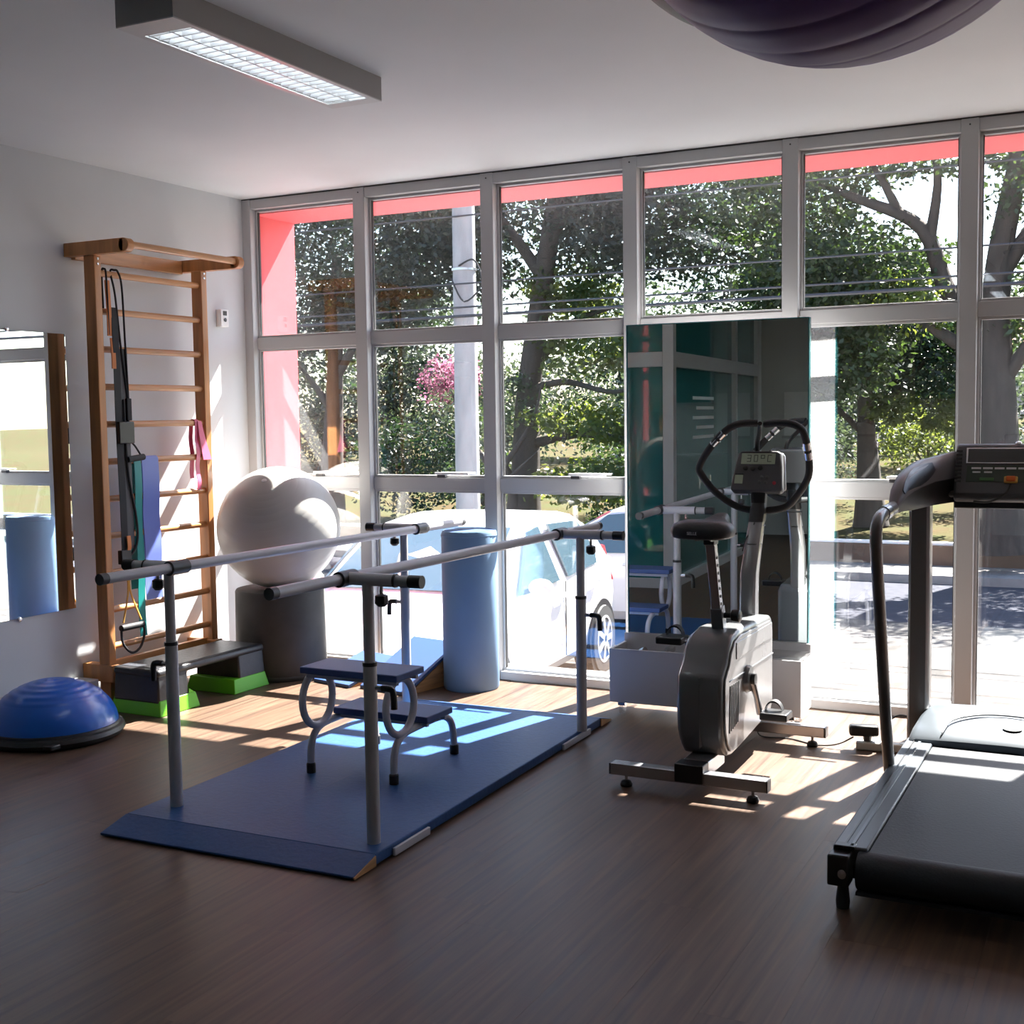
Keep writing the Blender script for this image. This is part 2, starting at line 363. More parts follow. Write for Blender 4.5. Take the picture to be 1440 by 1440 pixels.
# ------------------------------------------------------------------ outside ground
G = -.75
struct(MB().prism([(.46, G), (4.9, G), (5.9, G - .2), (8.4, G - .2), (8.4, G - .5), (.46, G - .5)], 'x', -45, 45).build('forecourt', 'paving', smooth=False), 'sunlit pale paved forecourt outside the windows')
struct(MB().box(-45, 45, 8.4, 12.1, G - .5, G - .25).build('road', 'asphalt', smooth=False), 'grey asphalt street with tree shadows')
struct(MB().box(-45, 45, 12.1, 13.3, G - .5, G - .13).build('pavement', 'concrete', smooth=False), 'pale pavement on the far side of the street')
for k in range(-4, 5):
    pass
wl = struct(MB().box(-45, 45, 13.3, 13.5, G - .5, G + .16).build('low_wall', 'kerb_brown', smooth=False), 'low brown wall behind the far pavement')
MB().box(-45, 45, 13.34, 13.46, G + .16, G + .21).build('coping', 'rail_white', wl, bevel=.01)
gv = []; gf = []; NX, NY = 24, 16
for j in range(NY + 1):
    for i in range(NX + 1):
        x = -60 + 120 * i / NX; t = j / NY; y = 13.5 + 60 * t
        gv.append((x, y, G + .2 + 2.2 * t + .25 * math.sin(x * .35 + 1) * t + .2 * math.sin(y * .3)))
for j in range(NY):
    for i in range(NX): a = j * (NX + 1) + i; gf.append((a, a + 1, a + NX + 2, a + NX + 1))
struct(MB().add(gv, gf).build('park_ground', 'lawn', ang=80), 'dry grassy park rising behind the low wall')

# ------------------------------------------------------------------ trees
def leaves(name, crowns, m, parent, seed, size=.15, origin=(0, 0, 0)):
    rg = np.random.default_rng(seed); V = []
    for (cx, cy, cz, rx, ry, rz, n) in crowns:
        n = int(n * 1.9)
        d = rg.normal(size=(n, 3)); d /= np.linalg.norm(d, axis=1)[:, None]
        r = rg.random(n) ** .45
        # clump the leaves around sprigs
        k = max(6, n // 55); sp = rg.normal(size=(k, 3)); sp /= np.linalg.norm(sp, axis=1)[:, None]; sp *= (rg.random(k) ** .4)[:, None]
        pos = np.where((rg.random(n) < .72)[:, None], sp[rg.integers(0, k, n)] + rg.normal(size=(n, 3)) * .13, d * r[:, None])
        pos = pos * np.array([rx, ry, rz]) + np.array([cx, cy, cz]) - np.array(origin)
        a = rg.normal(size=(n, 3)); a /= np.linalg.norm(a, axis=1)[:, None]; a[:, 2] = -abs(a[:, 2]) * .8
        b = np.cross(a, rg.normal(size=(n, 3))); b /= np.linalg.norm(b, axis=1)[:, None]
        L = .74 * size * (.6 + .8 * rg.random(n))[:, None]; W = L * .25
        V.append(np.stack([pos, pos + a * L * .5 + b * W, pos + a * L, pos + a * L * .5 - b * W], 1))
    V = np.concatenate(V).reshape(-1, 3); n = len(V) // 4
    me = bpy.data.meshes.new(name); me.vertices.add(len(V)); me.vertices.foreach_set('co', V.ravel())
    me.loops.add(len(V)); me.loops.foreach_set('vertex_index', np.arange(len(V), dtype=np.int32))
    me.polygons.add(n); me.polygons.foreach_set('loop_start', np.arange(0, 4 * n, 4, dtype=np.int32)); me.polygons.foreach_set('loop_total', np.full(n, 4, dtype=np.int32))
    me.update(); me.validate(); me.materials.append(MAT[m]); o = bpy.data.objects.new(name, me); COL.objects.link(o); o.parent = parent
    o['kind'] = 'stuff'
    return o
def tree(label, base, trunk, branches, crowns, leafm, seed, size=.15, r0=.22, group='trees across the street', name='street_tree', extra=None):
    t = thing(name, label, 'tree', base, 0, group); B = Vector(base)
    P = smooth_path([Vector(p) - B for p in trunk], 5); n = len(P)
    tk = MB().tube(P, [r0 * (1.25 - .75 * min(1, i / (n - 1)) + .35 * max(0, 1 - i / 4)) for i in range(n)], 10).build('trunk', 'bark', t, ang=60)
    for br, r in branches:
        Q = smooth_path([Vector(p) - B for p in br], 5)
        MB().tube(Q, [r * (1 - .8 * i / (len(Q) - 1)) for i in range(len(Q))], 7).build('branch', 'bark', t, ang=60)
    leaves('foliage', crowns, leafm, t, seed, size, base)
    if extra: leaves('foliage', extra[0], extra[1], t, seed + 100, size, base)
    return t
TZ = -.6
tree('large leaning street tree with thick dark trunk behind the white car', (-5.2, 14.2, TZ),
     [(-5.2, 14.2, TZ), (-5.12, 14.2, .6), (-5.05, 14.2, 1.8), (-4.8, 14.2, 3.4), (-4.4, 14.2, 5.6), (-4.2, 14.2, 6.8)],
     [([(-5.0, 14.2, 2.2), (-4.3, 14.3, 3.0), (-3.4, 14.4, 3.3)], .12), ([(-4.7, 14.2, 3.8), (-5.6, 14.2, 5.0), (-6.4, 14.3, 5.6)], .13), ([(-5.1, 14.2, .9), (-4.0, 14.1, 1.1), (-2.9, 13.9, 1.0), (-1.8, 13.9, 1.3)], .11),
      ([(-5.1, 14.2, .3), (-4.2, 14.0, .35), (-3.3, 13.8, .2)], .12), ([(-5.0, 14.2, 1.9), (-4.2, 14.0, 2.0), (-3.2, 13.8, 1.8), (-2.4, 13.8, 2.1)], .08), ([(-4.6, 14.2, 4.6), (-3.6, 14.4, 5.4), (-2.6, 14.5, 5.8)], .12)],
     [(-5.2, 14.6, 6.2, 3.0, 1.8, 1.8, 9000), (-3.2, 14.6, 4.6, 1.7, 1.3, .9, 3800), (-6.8, 14.6, 4.6, 1.5, 1.3, 1.2, 4200), (-2.6, 14.2, 6.2, 2.2, 1.5, 1.4, 5000)], 'leaf_dark', 1, .17, .24,
     extra=([(-3.1, 14.0, 2.6, 1.6, .9, .55, 1500), (-3.0, 13.9, 1.3, 1.9, .8, .45, 1500), (-3.2, 13.8, .25, 1.6, .7, .4, 1300), (-4.3, 14.4, 3.6, 1.0, .8, .5, 900)], 'leaf_light'))
tree('broad street tree with spreading bare limbs at the right windows', (3.05, 12.7, TZ),
     [(3.05, 12.7, TZ), (3.0, 12.7, .4), (2.95, 12.7, 1.6), (2.9, 12.75, 2.6), (2.95, 12.8, 3.6), (3.2, 12.8, 5.0)],
     [([(2.95, 12.75, 2.2), (2.3, 12.8, 3.0), (1.9, 12.8, 4.0), (1.0, 12.8, 4.5), (.2, 12.9, 4.9)], .17), ([(2.9, 12.75, 2.0), (2.2, 12.7, 2.5), (1.5, 12.6, 2.9), (.7, 12.6, 2.9)], .12),
      ([(1.6, 12.8, 4.2), (1.3, 12.8, 4.8), (.9, 12.8, 5.4)], .08), ([(2.9, 12.8, 3.2), (3.6, 12.8, 4.2), (4.4, 12.9, 4.8)], .14), ([(2.0, 12.8, 3.8), (2.1, 12.8, 4.8), (1.8, 12.8, 5.6)], .09), ([(2.95, 12.7, 1.7), (3.6, 12.6, 2.6), (4.4, 12.6, 3.2)], .12)],
     [(.6, 13.1, 3.5, 1.5, 1.2, .75, 4600), (-.3, 13.2, 4.6, 1.3, 1.2, .6, 1900), (1.6, 13.0, 5.3, 2.0, 1.3, .55, 2300), (4.2, 13.1, 4.6, 1.5, 1.2, .9, 2600), (3.7, 13.0, 2.8, 1.2, .9, .7, 2000), (.2, 13.0, 2.3, 1.4, 1.0, .8, 4200)], 'leaf_mid', 2, .15, .26,
     extra=([(1.4, 12.8, 2.9, 1.2, .8, .5, 900), (.2, 13, 5.3, 1.6, 1, .4, 800)], 'leaf_light'))
tree('dark dense tree beside the red frame at the left windows', (-9.6, 14.5, TZ),
     [(-9.6, 14.5, TZ), (-9.5, 14.5, 1.0), (-9.4, 14.5, 2.6), (-9.3, 14.5, 4.6)], [([(-9.4, 14.5, 2.2), (-8.6, 14.4, 3.2), (-8.0, 14.4, 4.0)], .1), ([(-9.5, 14.5, 1.6), (-10.3, 14.4, 2.6)], .1)],
     [(-9.4, 14.8, 5.4, 2.3, 1.6, 1.9, 8000), (-8.6, 14.8, 3.6, 1.4, 1.2, .9, 3000), (-10.6, 14.8, 3.2, 1.4, 1.2, 1.3, 2600)], 'leaf_dark', 3, .16, .2)
tree('bushy dark tree filling the window behind the exercise bike', (.55, 16.4, TZ),
     [(.55, 16.4, TZ), (.5, 16.4, .4), (.45, 16.4, 1.2), (.4, 16.4, 2.6)], [([(.45, 16.4, 1.2), (1.2, 16.4, 2.0), (1.7, 16.4, 2.6)], .08), ([(.45, 16.4, 1.0), (-.5, 16.4, 1.9)], .08)],
     [(.3, 16.6, 3.2, 1.6, 1.3, 1.3, 6000), (1.6, 16.6, 2.4, 1.3, 1.2, 1.0, 4200), (-1.0, 16.6, 2.4, 1.2, 1.0, 1.2, 3600), (-1.6, 16.6, 4.6, 1.6, 1.2, 1.5, 5000)], 'leaf_dark', 4, .15, .2,
     extra=([(1.0, 15.6, 1.5, .45, .3, .3, 420), (2.0, 15.8, 1.4, .6, .4, .35, 500)], 'leaf_light'))
tree('slender many-stemmed tree behind the parked car, left of the lamp pole', (-5.2, 14.0, TZ),
     [(-5.2, 14.0, TZ), (-5.25, 13.9, .2), (-5.4, 13.6, .9), (-5.3, 13.6, 1.8)], [([(-5.25, 13.6, .2), (-5.9, 13.6, 1.0), (-6.3, 13.6, 1.9)], .07), ([(-5.3, 13.6, .5), (-4.7, 13.6, 1.3), (-4.5, 13.6, 2.0)], .06), ([(-5.7, 13.6, .7), (-6.4, 13.6, 1.1)], .04), ([(-5.2, 13.6, .3), (-4.6, 13.6, .8)], .04)],
     [(-5.4, 13.8, 1.7, 1.0, .7, .6, 600)], 'leaf_mid', 5, .12, .09)
tree('pale leafy tree at the right edge beyond the treadmill console', (5.4, 15.5, TZ),
     [(5.4, 15.5, TZ), (5.4, 15.5, 1.0), (5.3, 15.5, 3.0)], [([(5.4, 15.5, 1.2), (4.8, 15.5, 2.4)], .08)],
     [(5.2, 15.8, 3.8, 1.7, 1.3, 1.5, 4200), (4.2, 15.8, 2.2, 1.1, 1.0, .9, 2400)], 'leaf_mid', 6, .15, .15)
def bush(label, c, r, n, m, seed, size=.13):
    t = thing('shrub', label, 'shrub', (c[0], c[1], c[2] - r[2] * .8), 0, 'shrubs in the park')
    MB().tube([(0, 0, -.2), (.03, 0, r[2] * .5)], [.06, .02], 6).build('stem', 'bark', t)
    for k in range(4):
        a = k * 1.6; MB().tube([(0, 0, 0), (math.cos(a) * r[0] * .4, math.sin(a) * r[1] * .4, r[2] * .8)], [.03, .01], 5).build('stem', 'bark', t)
    leaves('foliage', [(c[0], c[1], c[2], *r, n)], m, t, seed, size, t.location)
bush('tall grassy shrub left of the concrete pole', (-8.0, 16.5, .8), (1.3, .8, 1.1), 2200, 'leaf_far', 21)
bush('green shrub right behind the white car roof', (-4.0, 17.5, .6), (1.6, .8, .9), 2400, 'leaf_mid', 22)
bush('yellow-green shrub under the tree behind the bike', (1.2, 18.5, .9), (.9, .7, .8), 1500, 'leaf_light', 23)
bush('low round shrub on the slope seen under the treadmill console', (2.6, 18.5, .5), (1.1, .7, .6), 1500, 'leaf_far', 24)
bush('wide hedge-like shrub behind the tree trunk at the right window', (4.6, 19.0, .7), (1.5, .8, .8), 2200, 'leaf_mid', 25)
bush('grey-green shrub between the two middle trees', (-1.6, 19.0, .7), (1.7, .9, .9), 2400, 'leaf_far', 26)
bush('dense dark shrub under the tree by the red frame', (-8.6, 15.6, .4), (1.5, .7, .9), 2000, 'leaf_dark', 28)
bush('broad shrub behind the low wall, left of the leaning trunk', (-6.6, 15.4, .2), (1.0, .6, .7), 1500, 'leaf_mid', 29)
bush('leafy shrub behind the low wall, right of the leaning trunk', (-3.6, 15.6, .1), (1.4, .6, .7), 1900, 'leaf_mid', 30)
bush('dark shrub behind the low wall, just left of the mirror', (-1.6, 15.6, .2), (1.2, .6, .7), 1700, 'leaf_dark', 31)
bush('pink flowering bush high behind the concrete pole', (-8.6, 17.6, 2.2), (.8, .6, .6), 900, 'leaf_pink', 27)
k = 0
for x, y, z, r, nm in ((-16, 27, 3.0, 3.4, 'far left'), (-9.5, 30, 3.0, 3.6, 'behind the concrete pole'), (-3.0, 31, 2.6, 3.4, 'behind the leaning tree'), (3.5, 33, 2.8, 3.8, 'behind the bike window'), (9.5, 31, 3.0, 3.6, 'far right')):
    k += 1
    tree('hazy distant park tree, %s' % nm, (x, y, 0), [(x, y, 0), (x, y, 1.5), (x, y, 3.0)], [([(x, y, 1.4), (x + 1, y, 3)], .1)], [(x, y, z + .6, r, 2.0, 2.4, 4200), (x + 1.5, y, z - .9, r * .8, 1.8, 1.3, 2200)], 'leaf_far', 40 + k, .24, .22, 'distant park trees', 'park_tree')
for k_, (x, y, r, nm) in enumerate(((-22, 25, 3.2, 'far left'), (-16.5, 24, 3.0, 'beyond the red frame'), (-11, 25, 3.0, 'beyond the slender tree'), (-5.5, 24, 3.0, 'beyond the leaning trunk'), (.5, 25, 3.2, 'beyond the mirror'), (6.5, 25, 3.2, 'beyond the treadmill'))):
    bush('long hazy hedge at the back of the park, ' + nm, (x, y, 1.5), (r, 1.0, 1.6), 2600, 'leaf_far', 60 + k_, .2)
def house(label, x, y, z, w_, d_, h_):
    t = thing('house', label, 'house', (x, y, z - .6), 0, 'houses beyond the park'); z = .6
    MB().box(-w_ / 2, w_ / 2, -d_ / 2, d_ / 2, -.4, h_ + z).build('wall', 'house_wall', t, smooth=False)
    e = .3; MB().prism([(-d_ / 2 - e, h_ + z), (d_ / 2 + e, h_ + z), (0, h_ + z + 1.1)], 'x', -w_ / 2 - e, w_ / 2 + e).build('roof', 'house_roof', t, smooth=False)
    for q in (-.28, .28): MB().box(q * w_ - .45, q * w_ + .45, -d_ / 2 - .03, -d_ / 2 + .02, z + h_ * .4, z + h_ * .8).build('window', 'door_dark', t, smooth=False)
house('pale house with red tiled roof beyond the park, behind the leaning tree', -10, 52, 1.6, 9, 6, 2.6)
house('pale house with red tiled roof far behind the treadmill window', 11, 55, 1.6, 8, 6, 2.6)
house('pale house with red tiled roof behind the bushy tree', 0.5, 58, 1.9, 8, 6, 2.4)

# utility pole, wires
pl = thing('utility_pole', 'tall grey concrete utility pole standing on the kerb', 'pole', (-2.92, 8.0, G - .2))
MB().tube([(0, 0, -.2), (0, 0, 9.0)], [.162, .125], 18).build('pole_shaft', 'pole_concrete', pl)
MB().box(-.9, .9, -.06, .06, 6.9, 7.0).build('cross_arm', 'bark', pl, bevel=.01)
for x in (-.8, -.3, .3, .8): MB().lathe([(.03, 0), (.05, .03), (.03, .07), (.045, .1), (.02, .14)], (x, 0, 7.0), 10).build('insulator', 'rail_white', pl)
for z in (3.35, 4.2): MB().lathe([(.16, 0), (.16, .03)], (0, 0, z), 18).build('pole_band', 'steel', pl)
MB().tube(smooth_path([(0, -.14, 4.25), (.25, -.2, 4.3), (.35, -.2, 4.0), (.1, -.2, 3.8), (-.1, -.16, 4.1)], 5), .012, 6).build('cable_loop', 'cable', pl)
def wire(label, z0, y, sag, r=.011):
    a = Vector((-24, y, z0)); b = Vector((18, y - .4, z0 + .1)); pts = []
    for i in range(25):
        t = i / 24; p = a.lerp(b, t); p.z -= 0; pts.append(p - a)
    o = MB().tube(pts, r, 5, cap=False).build('overhead_wire', 'wire'); o.location = a; tag(o, label, 'wire', 'overhead wires along the street')
wire('thin upper overhead wire crossing the tree crowns', 4.05, 8.0, 0); wire('overhead wire just under the topmost one', 3.86, 8.05, 0)
wire('lone overhead wire at the middle height of the top panes', 3.02, 8.0, 0); wire('thick lowest overhead cable just above the upper transom', 2.62, 8.0, 0, .02)
wire('second lowest overhead cable, close above the thick one', 2.73, 8.0, 0, .012)

# ------------------------------------------------------------------ cars
def car(label, loc, rz, wheels=True):
    t = thing('car', label, 'car', loc, rz)      # local: nose towards -y, x right, z up, origin on the ground in the middle
    W2 = .80; rings = []
    # body cross sections along y : (y, half width, z bottom, z belt, z top, half width top)
    def ring(y, wb, zb, zl, zt, wt, cr):
        half = [(0, zb), (wb * .86, zb), (wb * .97, zb + .10), (wb, (zb + zl) * .52), (wb * .985, zl)]
        half += [(wb * .985 - (wb * .985 - wt) * .55, zl + (zt - zl) * .6), (wt, zt - cr * .5), (wt * .8, zt - cr * .1), (0, zt)]
        pts = [(x, y, z) for x, z in half] + [(-x, y, z) for x, z in reversed(half[1:-1])]
        return pts
    S = [(-1.80, .55, .28, .52, .60, .45, .02), (-1.74, .70, .22, .60, .70, .58, .03), (-1.45, .79, .20, .70, .80, .66, .04), (-.90, .81, .20, .80, .90, .70, .05),
         (-.82, .81, .20, .82, .94, .70, .06), (-.45, .82, .20, .86, 1.16, .66, .06), (-.08, .82, .20, .88, 1.36, .60, .06), (.5, .82, .20, .90, 1.41, .59, .06), (1.1, .82, .20, .92, 1.38, .58, .06), (1.50, .80, .22, .94, 1.26, .57, .06), (1.72, .76, .28, .92, 1.0, .60, .05), (1.80, .68, .34, .82, .86, .58, .03)]
    MB().loft([ring(*s) for s in S]).build('body', 'car_white', t, ang=28)
    # windows set just proud of the body
    wz = []
    MB().add([(-.64, -.80, .945), (.64, -.80, .945), (.55, -.10, 1.335), (-.55, -.10, 1.335), (-.64, -.815, .955), (.64, -.815, .955), (.55, -.115, 1.345), (-.55, -.115, 1.345)],
             [(0, 1, 2, 3), (7, 6, 5, 4), (0, 4, 5, 1), (1, 5, 6, 2), (2, 6, 7, 3), (3, 7, 4, 0)]).build('windscreen', 'car_window', t, smooth=False)
    MB().add([(-.56, 1.47, 1.24), (.56, 1.47, 1.24), (.62, 1.70, 1.02), (-.62, 1.70, 1.02), (-.56, 1.485, 1.25), (.56, 1.485, 1.25), (.62, 1.715, 1.03), (-.62, 1.715, 1.03)],
             [(3, 2, 1, 0), (4, 5, 6, 7), (0, 1, 5, 4), (1, 2, 6, 5), (2, 3, 7, 6), (3, 0, 4, 7)]).build('rear_window', 'car_window', t, smooth=False)
    for s in (-1, 1):
        def P(y, z):
            k = (z - .90) / .48; return (s * (.828 - .175 * k), y, z)
        for nm, q in (('side_window', [(-.62, .915), (.20, .92), (.14, 1.33), (-.10, 1.31)]), ('side_window', [(.40, .925), (1.12, .95), (1.18, 1.05), (1.0, 1.31), (.34, 1.335)])):
            a = [P(*p) for p in q]; n = len(a); b2 = [(x - s * .02, y, z) for x, y, z in a]
            MB().add(a + b2, [tuple(range(n)), tuple(range(2 * n - 1, n - 1, -1))] + [(i, (i + 1) % n, (i + 1) % n + n, i + n) for i in range(n)]).build(nm, 'car_window', t, smooth=False)
        MB().tube([(s * .835, .10, .80), (s * .85, .13, .80), (s * .85, .26, .80), (s * .835, .29, .80)], .016, 8).build('door_handle', 'car_white', t)
        MB().tube([(s * .835, .90, .82), (s * .85, .93, .82), (s * .85, 1.06, .82), (s * .835, 1.09, .82)], .016, 8).build('door_handle', 'car_white', t)
        MB().box(s * .823 - .004, s * .823 + .004, .318, .324, .32, .90).build('door_seam', 'gasket', t, smooth=False)
        mm = MB().sphere((s * .93, -.50, .96), .09, 12, 8, .7).build('wing_mirror', 'car_white', t); MB().tube([(s * .80, -.52, .92), (s * .9, -.5, .95)], .02, 6).build('mirror_arm', 'black_plastic', mm)
        MB().add([(s * .60, -1.765, .56), (s * .70, -1.70, .56), (s * .72, -1.50, .73), (s * .56, -1.72, .68), (s * .60, -1.785, .57), (s * .72, -1.71, .57), (s * .74, -1.50, .74), (s * .56, -1.74, .69)],
                 [(0, 1, 2, 3), (7, 6, 5, 4), (0, 4, 5, 1), (1, 5, 6, 2), (2, 6, 7, 3), (3, 7, 4, 0)]).build('head_lamp', 'head_lamp', t, smooth=False)
        MB().add([(s * .70, 1.70, .74), (s * .74, 1.64, .74), (s * .69, 1.60, 1.04), (s * .64, 1.66, 1.04), (s * .72, 1.735, .74), (s * .785, 1.65, .74), (s * .72, 1.61, 1.04), (s * .66, 1.70, 1.04)],
                 [(0, 1, 2, 3), (7, 6, 5, 4), (0, 4, 5, 1), (1, 5, 6, 2), (2, 6, 7, 3), (3, 7, 4, 0)]).build('tail_lamp', 'tail_red', t, smooth=False)
        for y in (-1.12, 1.22):
            MB().lathe([(.335, .0), (.335, .012)], (s * .822 - .006, y, .30), 28, 'x').build('wheel_arch', 'black_plastic', t)
            wh = MB().lathe([(.17, -.17), (.28, -.175), (.295, -.13), (.295, -.03), (.28, .012), (.19, .015)], (0, 0, 0), 28, 'x').build('wheel', 'tyre', t)
            wh.location = (s * .83, y, .295); wh.rotation_euler = (0, 0, 0 if s > 0 else math.pi)
            MB().lathe([(.195, .0), (.20, .016), (.18, .02), (.17, .006), (.001, .006)], (0, 0, 0), 28, 'x').build('rim', 'alloy', wh)
            for k in range(7):
                a = k * 2 * math.pi / 7; MB().bar((.016, .03 * math.cos(a), .03 * math.sin(a)), (.014, .18 * math.cos(a), .18 * math.sin(a)), .045, .016, (1, 0, 0)).build('spoke', 'alloy', wh, smooth=False)
    MB().box(-.40, .40, -1.82, -1.78, .36, .46).build('grille', 'black_plastic', t, bevel=.01)
    return t
mat('car_window', (.05, .085, .11), .06, spec=.9, coat=.8)
car('white hatchback parked nose-in right outside the window', (.0, 2.38, G), math.radians(4.5))
car('second white car parked further back, only its roof and rear showing', (-.3, 7.0, G - .2), math.radians(-82))
# ------------------------------------------------------------------ parallel bars on their mat platform
pb = thing('parallel_bars', 'grey walking parallel bars on a blue padded platform', 'parallel bars', (2.06, -1.75, 0), math.radians(.9))
def base(parent):
    x0, x1, y0, y1 = -.53, .50, -1.06, 1.12; t = .042
    prof = [(y0, .006), (y0 + .13, t), (y1 - .13, t), (y1, .006), (y1, .0), (y0, .0)]
    m = MB().prism([(y0 + .13, .006), (y0 + .13, t), (y1 - .13, t), (y1 - .13, .006)], 'x', x0, x1).build('platform_mat', 'mat_blue', parent, bevel=.004)
    MB().prism([(y0, .004), (y0, .012), (y0 + .128, t), (y0 + .128, .004)], 'x', x0, x1 - .0).build('ramp', 'mat_blue', parent, bevel=.002)
    MB().prism([(y1, .004), (y1, .012), (y1 - .128, t), (y1 - .128, .004)], 'x', x0, x1).build('ramp', 'mat_blue', parent, bevel=.002)
    for a, b in ((y0, y0 + .126), (y1 - .126, y1)):
        pr_ = [(a, .004), (a, .010), (b, .038), (b, .004)] if a == y0 else [(a, .004), (a, .038), (b, .010), (b, .004)]
        MB().prism(pr_, 'x', x1 - .002, x1 + .004).build('ramp_edge', 'plywood', parent, smooth=False)
    MB().box(x0 + .01, x1 - .01, y0 + .01, y1 - .01, 0, .006).build('platform_base', 'black_rubber', parent, smooth=False)
    for a_, b_ in ((-.83, -.60), (.55, .85)): MB().box(x1 + .001, x1 + .012, a_, b_, .004, .03).build('foot_plate', 'rail_grey', parent, bevel=.002)
    MB().box(-.06, -.057, -.72, -.2, .0415, .0424).build('seam', 'step_blue', parent, smooth=False)
base(pb)
RZ = .905
RX = {'L': ((-.40, -1.12), (-.30, 1.16)), 'R': ((.34, -1.20), (.43, 1.14))}
def rail_x(s, y):
    (xa, ya), (xb, yb) = RX[s]; return xa + (xb - xa) * (y - ya) / (yb - ya)
for s in ('L', 'R'):
    (xa, ya), (xb, yb) = RX[s]
    rl = MB().tube([(xa, ya, RZ), (xb, yb, RZ)], .0185, 16).build('hand_rail', 'rail_grey', pb)
    for (x, y, d) in ((xa, ya, -1), (xb, yb, 1)):
        MB().tube([(x, y, RZ), (x, y + d * .03, RZ)], .0195, 14).build('end_cap', 'dark_plastic', rl)
for s, x, y in (('L', -.425, -.79), ('R', .437, -.84), ('R', .51, .75), ('L', -.405, .80)):
    d = 1 if s == 'L' else -1
    po = MB().tube([(x, y, .042), (x, y, .63)], .0225, 16).build('post', 'post_grey', pb)
    MB().tube([(x, y, .63), (x, y, RZ - .012)], .018, 16).build('inner_tube', 'post_grey', po)
    MB().lathe([(.0245, .625), (.0245, .637)], (x, y, 0), 16).build('collar', 'black_plastic', po)
    MB().tube([(x - d * .02, y, .555), (x - d * .05, y, .555)], .008, 8).build('lever_shaft', 'steel', po)
    MB().tube(smooth_path([(x - d * .045, y, .555), (x - d * .07, y, .555), (x - d * .085, y, .545), (x - d * .088, y, .49)], 4), .011, 10).build('clamp_lever', 'black_plastic', po)
    xr = rail_x(s, y)
    br = MB().tube([(xr + d * .03 * 0, y, RZ), (x - d * .10, y, RZ)], .021, 16).build('cross_sleeve', 'rail_grey', po)
    MB().tube([(x - d * .10, y, RZ), (x - d * .155, y, RZ)], .018, 14).build('cross_tube', 'post_grey', po)
    MB().tube([(x - d * .155, y, RZ), (x - d * .20, y, RZ)], .021, 14).build('cross_cap', 'black_plastic', po)
    MB().tube([(x - d * .10, y, RZ), (x - d * .106, y, RZ)], .0225, 14).build('cross_ring', 'black_plastic', po)
    MB().tube([(xr, y - .045, RZ), (xr, y + .045, RZ)], .026, 16).build('rail_clamp', 'dark_plastic', po)
    MB().tube([(x - d * .05, y, RZ - .018), (x - d * .05, y, RZ - .045)], .006, 8).build('knob_screw', 'steel', po)
    MB().lathe([(.010, -.045), (.021, -.05), (.022, -.075), (.012, -.085)], (x - d * .05, y, RZ), 10).build('knob', 'black_plastic', po)

# ------------------------------------------------------------------ step stool
st = thing('step_stool', 'two-step stool with navy treads and looped grey tube legs', 'step stool', (2.04, -1.80, .042))
for nm, y0, y1, z in (('tread', -.25, -.05, .40), ('tread', -.035, .165, .195)):
    MB().box(-.205, .235, y0, y1, z, z + .026).build(nm, 'step_blue', st, bevel=.004)
    for yy in (y0 + .03, y1 - .03): MB().box(-.19, .22, yy - .008, yy + .008, z - .018, z).build('tread_bracket', 'rail_grey', st)
for x in (-.195, .185):
    P = [(x, -.205, .02), (x, -.20, .10), (x, -.175, .15), (x, -.12, .175), (x, .0, .18), (x, .13, .18), (x, .20, .165), (x, .245, .12), (x, .26, .02)]
    lg = MB().tube(smooth_path(P, 6), .0145, 12).build('leg_frame', 'rail_grey', st)
    L = [(x, -.15 + .10 * math.cos(a), .285 + .107 * math.sin(a)) for a in [2 * math.pi * k / 28 for k in range(28)]]
    L = [(p[0], p[1] if abs(p[1] + .15) < .2 else p[1], p[2]) for p in L]
    MB().tube(L, .0145, 12, closed=True).build('leg_loop', 'rail_grey', st)
    for y in (-.205, .26): MB().lathe([(.018, 0), (.0185, .035), (.0148, .04)], (x, y, 0), 12).build('foot_cap', 'black_rubber', lg)

# ------------------------------------------------------------------ foam roller, wedges
o = MB().lathe([(.140, 0), (.147, .012), (.147, .815), (.140, .83), (.001, .83)], (0, 0, 0), 48).build('foam_roller', 'roller_blue'); o.location = (1.60, -.24, .0)
rr = thing('foam_roll', 'tall upright blue vinyl exercise roll standing by the window', 'exercise roll', (1.60, -.24, 0))
o.parent = rr; o.location = (0, 0, 0); o.name = 'roll_cover'
MB().lathe([(.132, .83), (.132, .8315), (.001, .8315)], (0, 0, 0), 40).build('end_disc', 'board_blue', rr)
MB().lathe([(.149, .802), (.150, .806), (.149, .81)], (0, 0, 0), 48).build('seam', 'roller_blue', rr)
def wedge(label, pts, h, loc, rz, w_):
    t = thing('incline_board', label, 'incline board', loc, rz, None)
    L = pts
    MB().prism([(0, 0), (L, h), (L, h + .018), (0, .018)], 'x', 0, w_).build('top_pad', 'board_blue', t, bevel=.003)
    for x in (.004, w_ - .022): MB().prism([(.02, 0), (L - .01, 0), (L - .01, h - .008), (.03, .004)], 'x', x, x + .018).build('side_panel', 'plywood', t, smooth=False)
    MB().box(.022, w_ - .022, L - .03, L - .012, 0, h - .012).build('back_panel', 'plywood', t, smooth=False)
wedge('blue padded incline board with plywood sides leaning by the roll', .42, .20, (1.07, -.50, 0), math.radians(-12), .33)
wedge('lower blue padded incline board beside the grey ball stand', .36, .10, (.745, -.46, 0), math.radians(-14), .28)

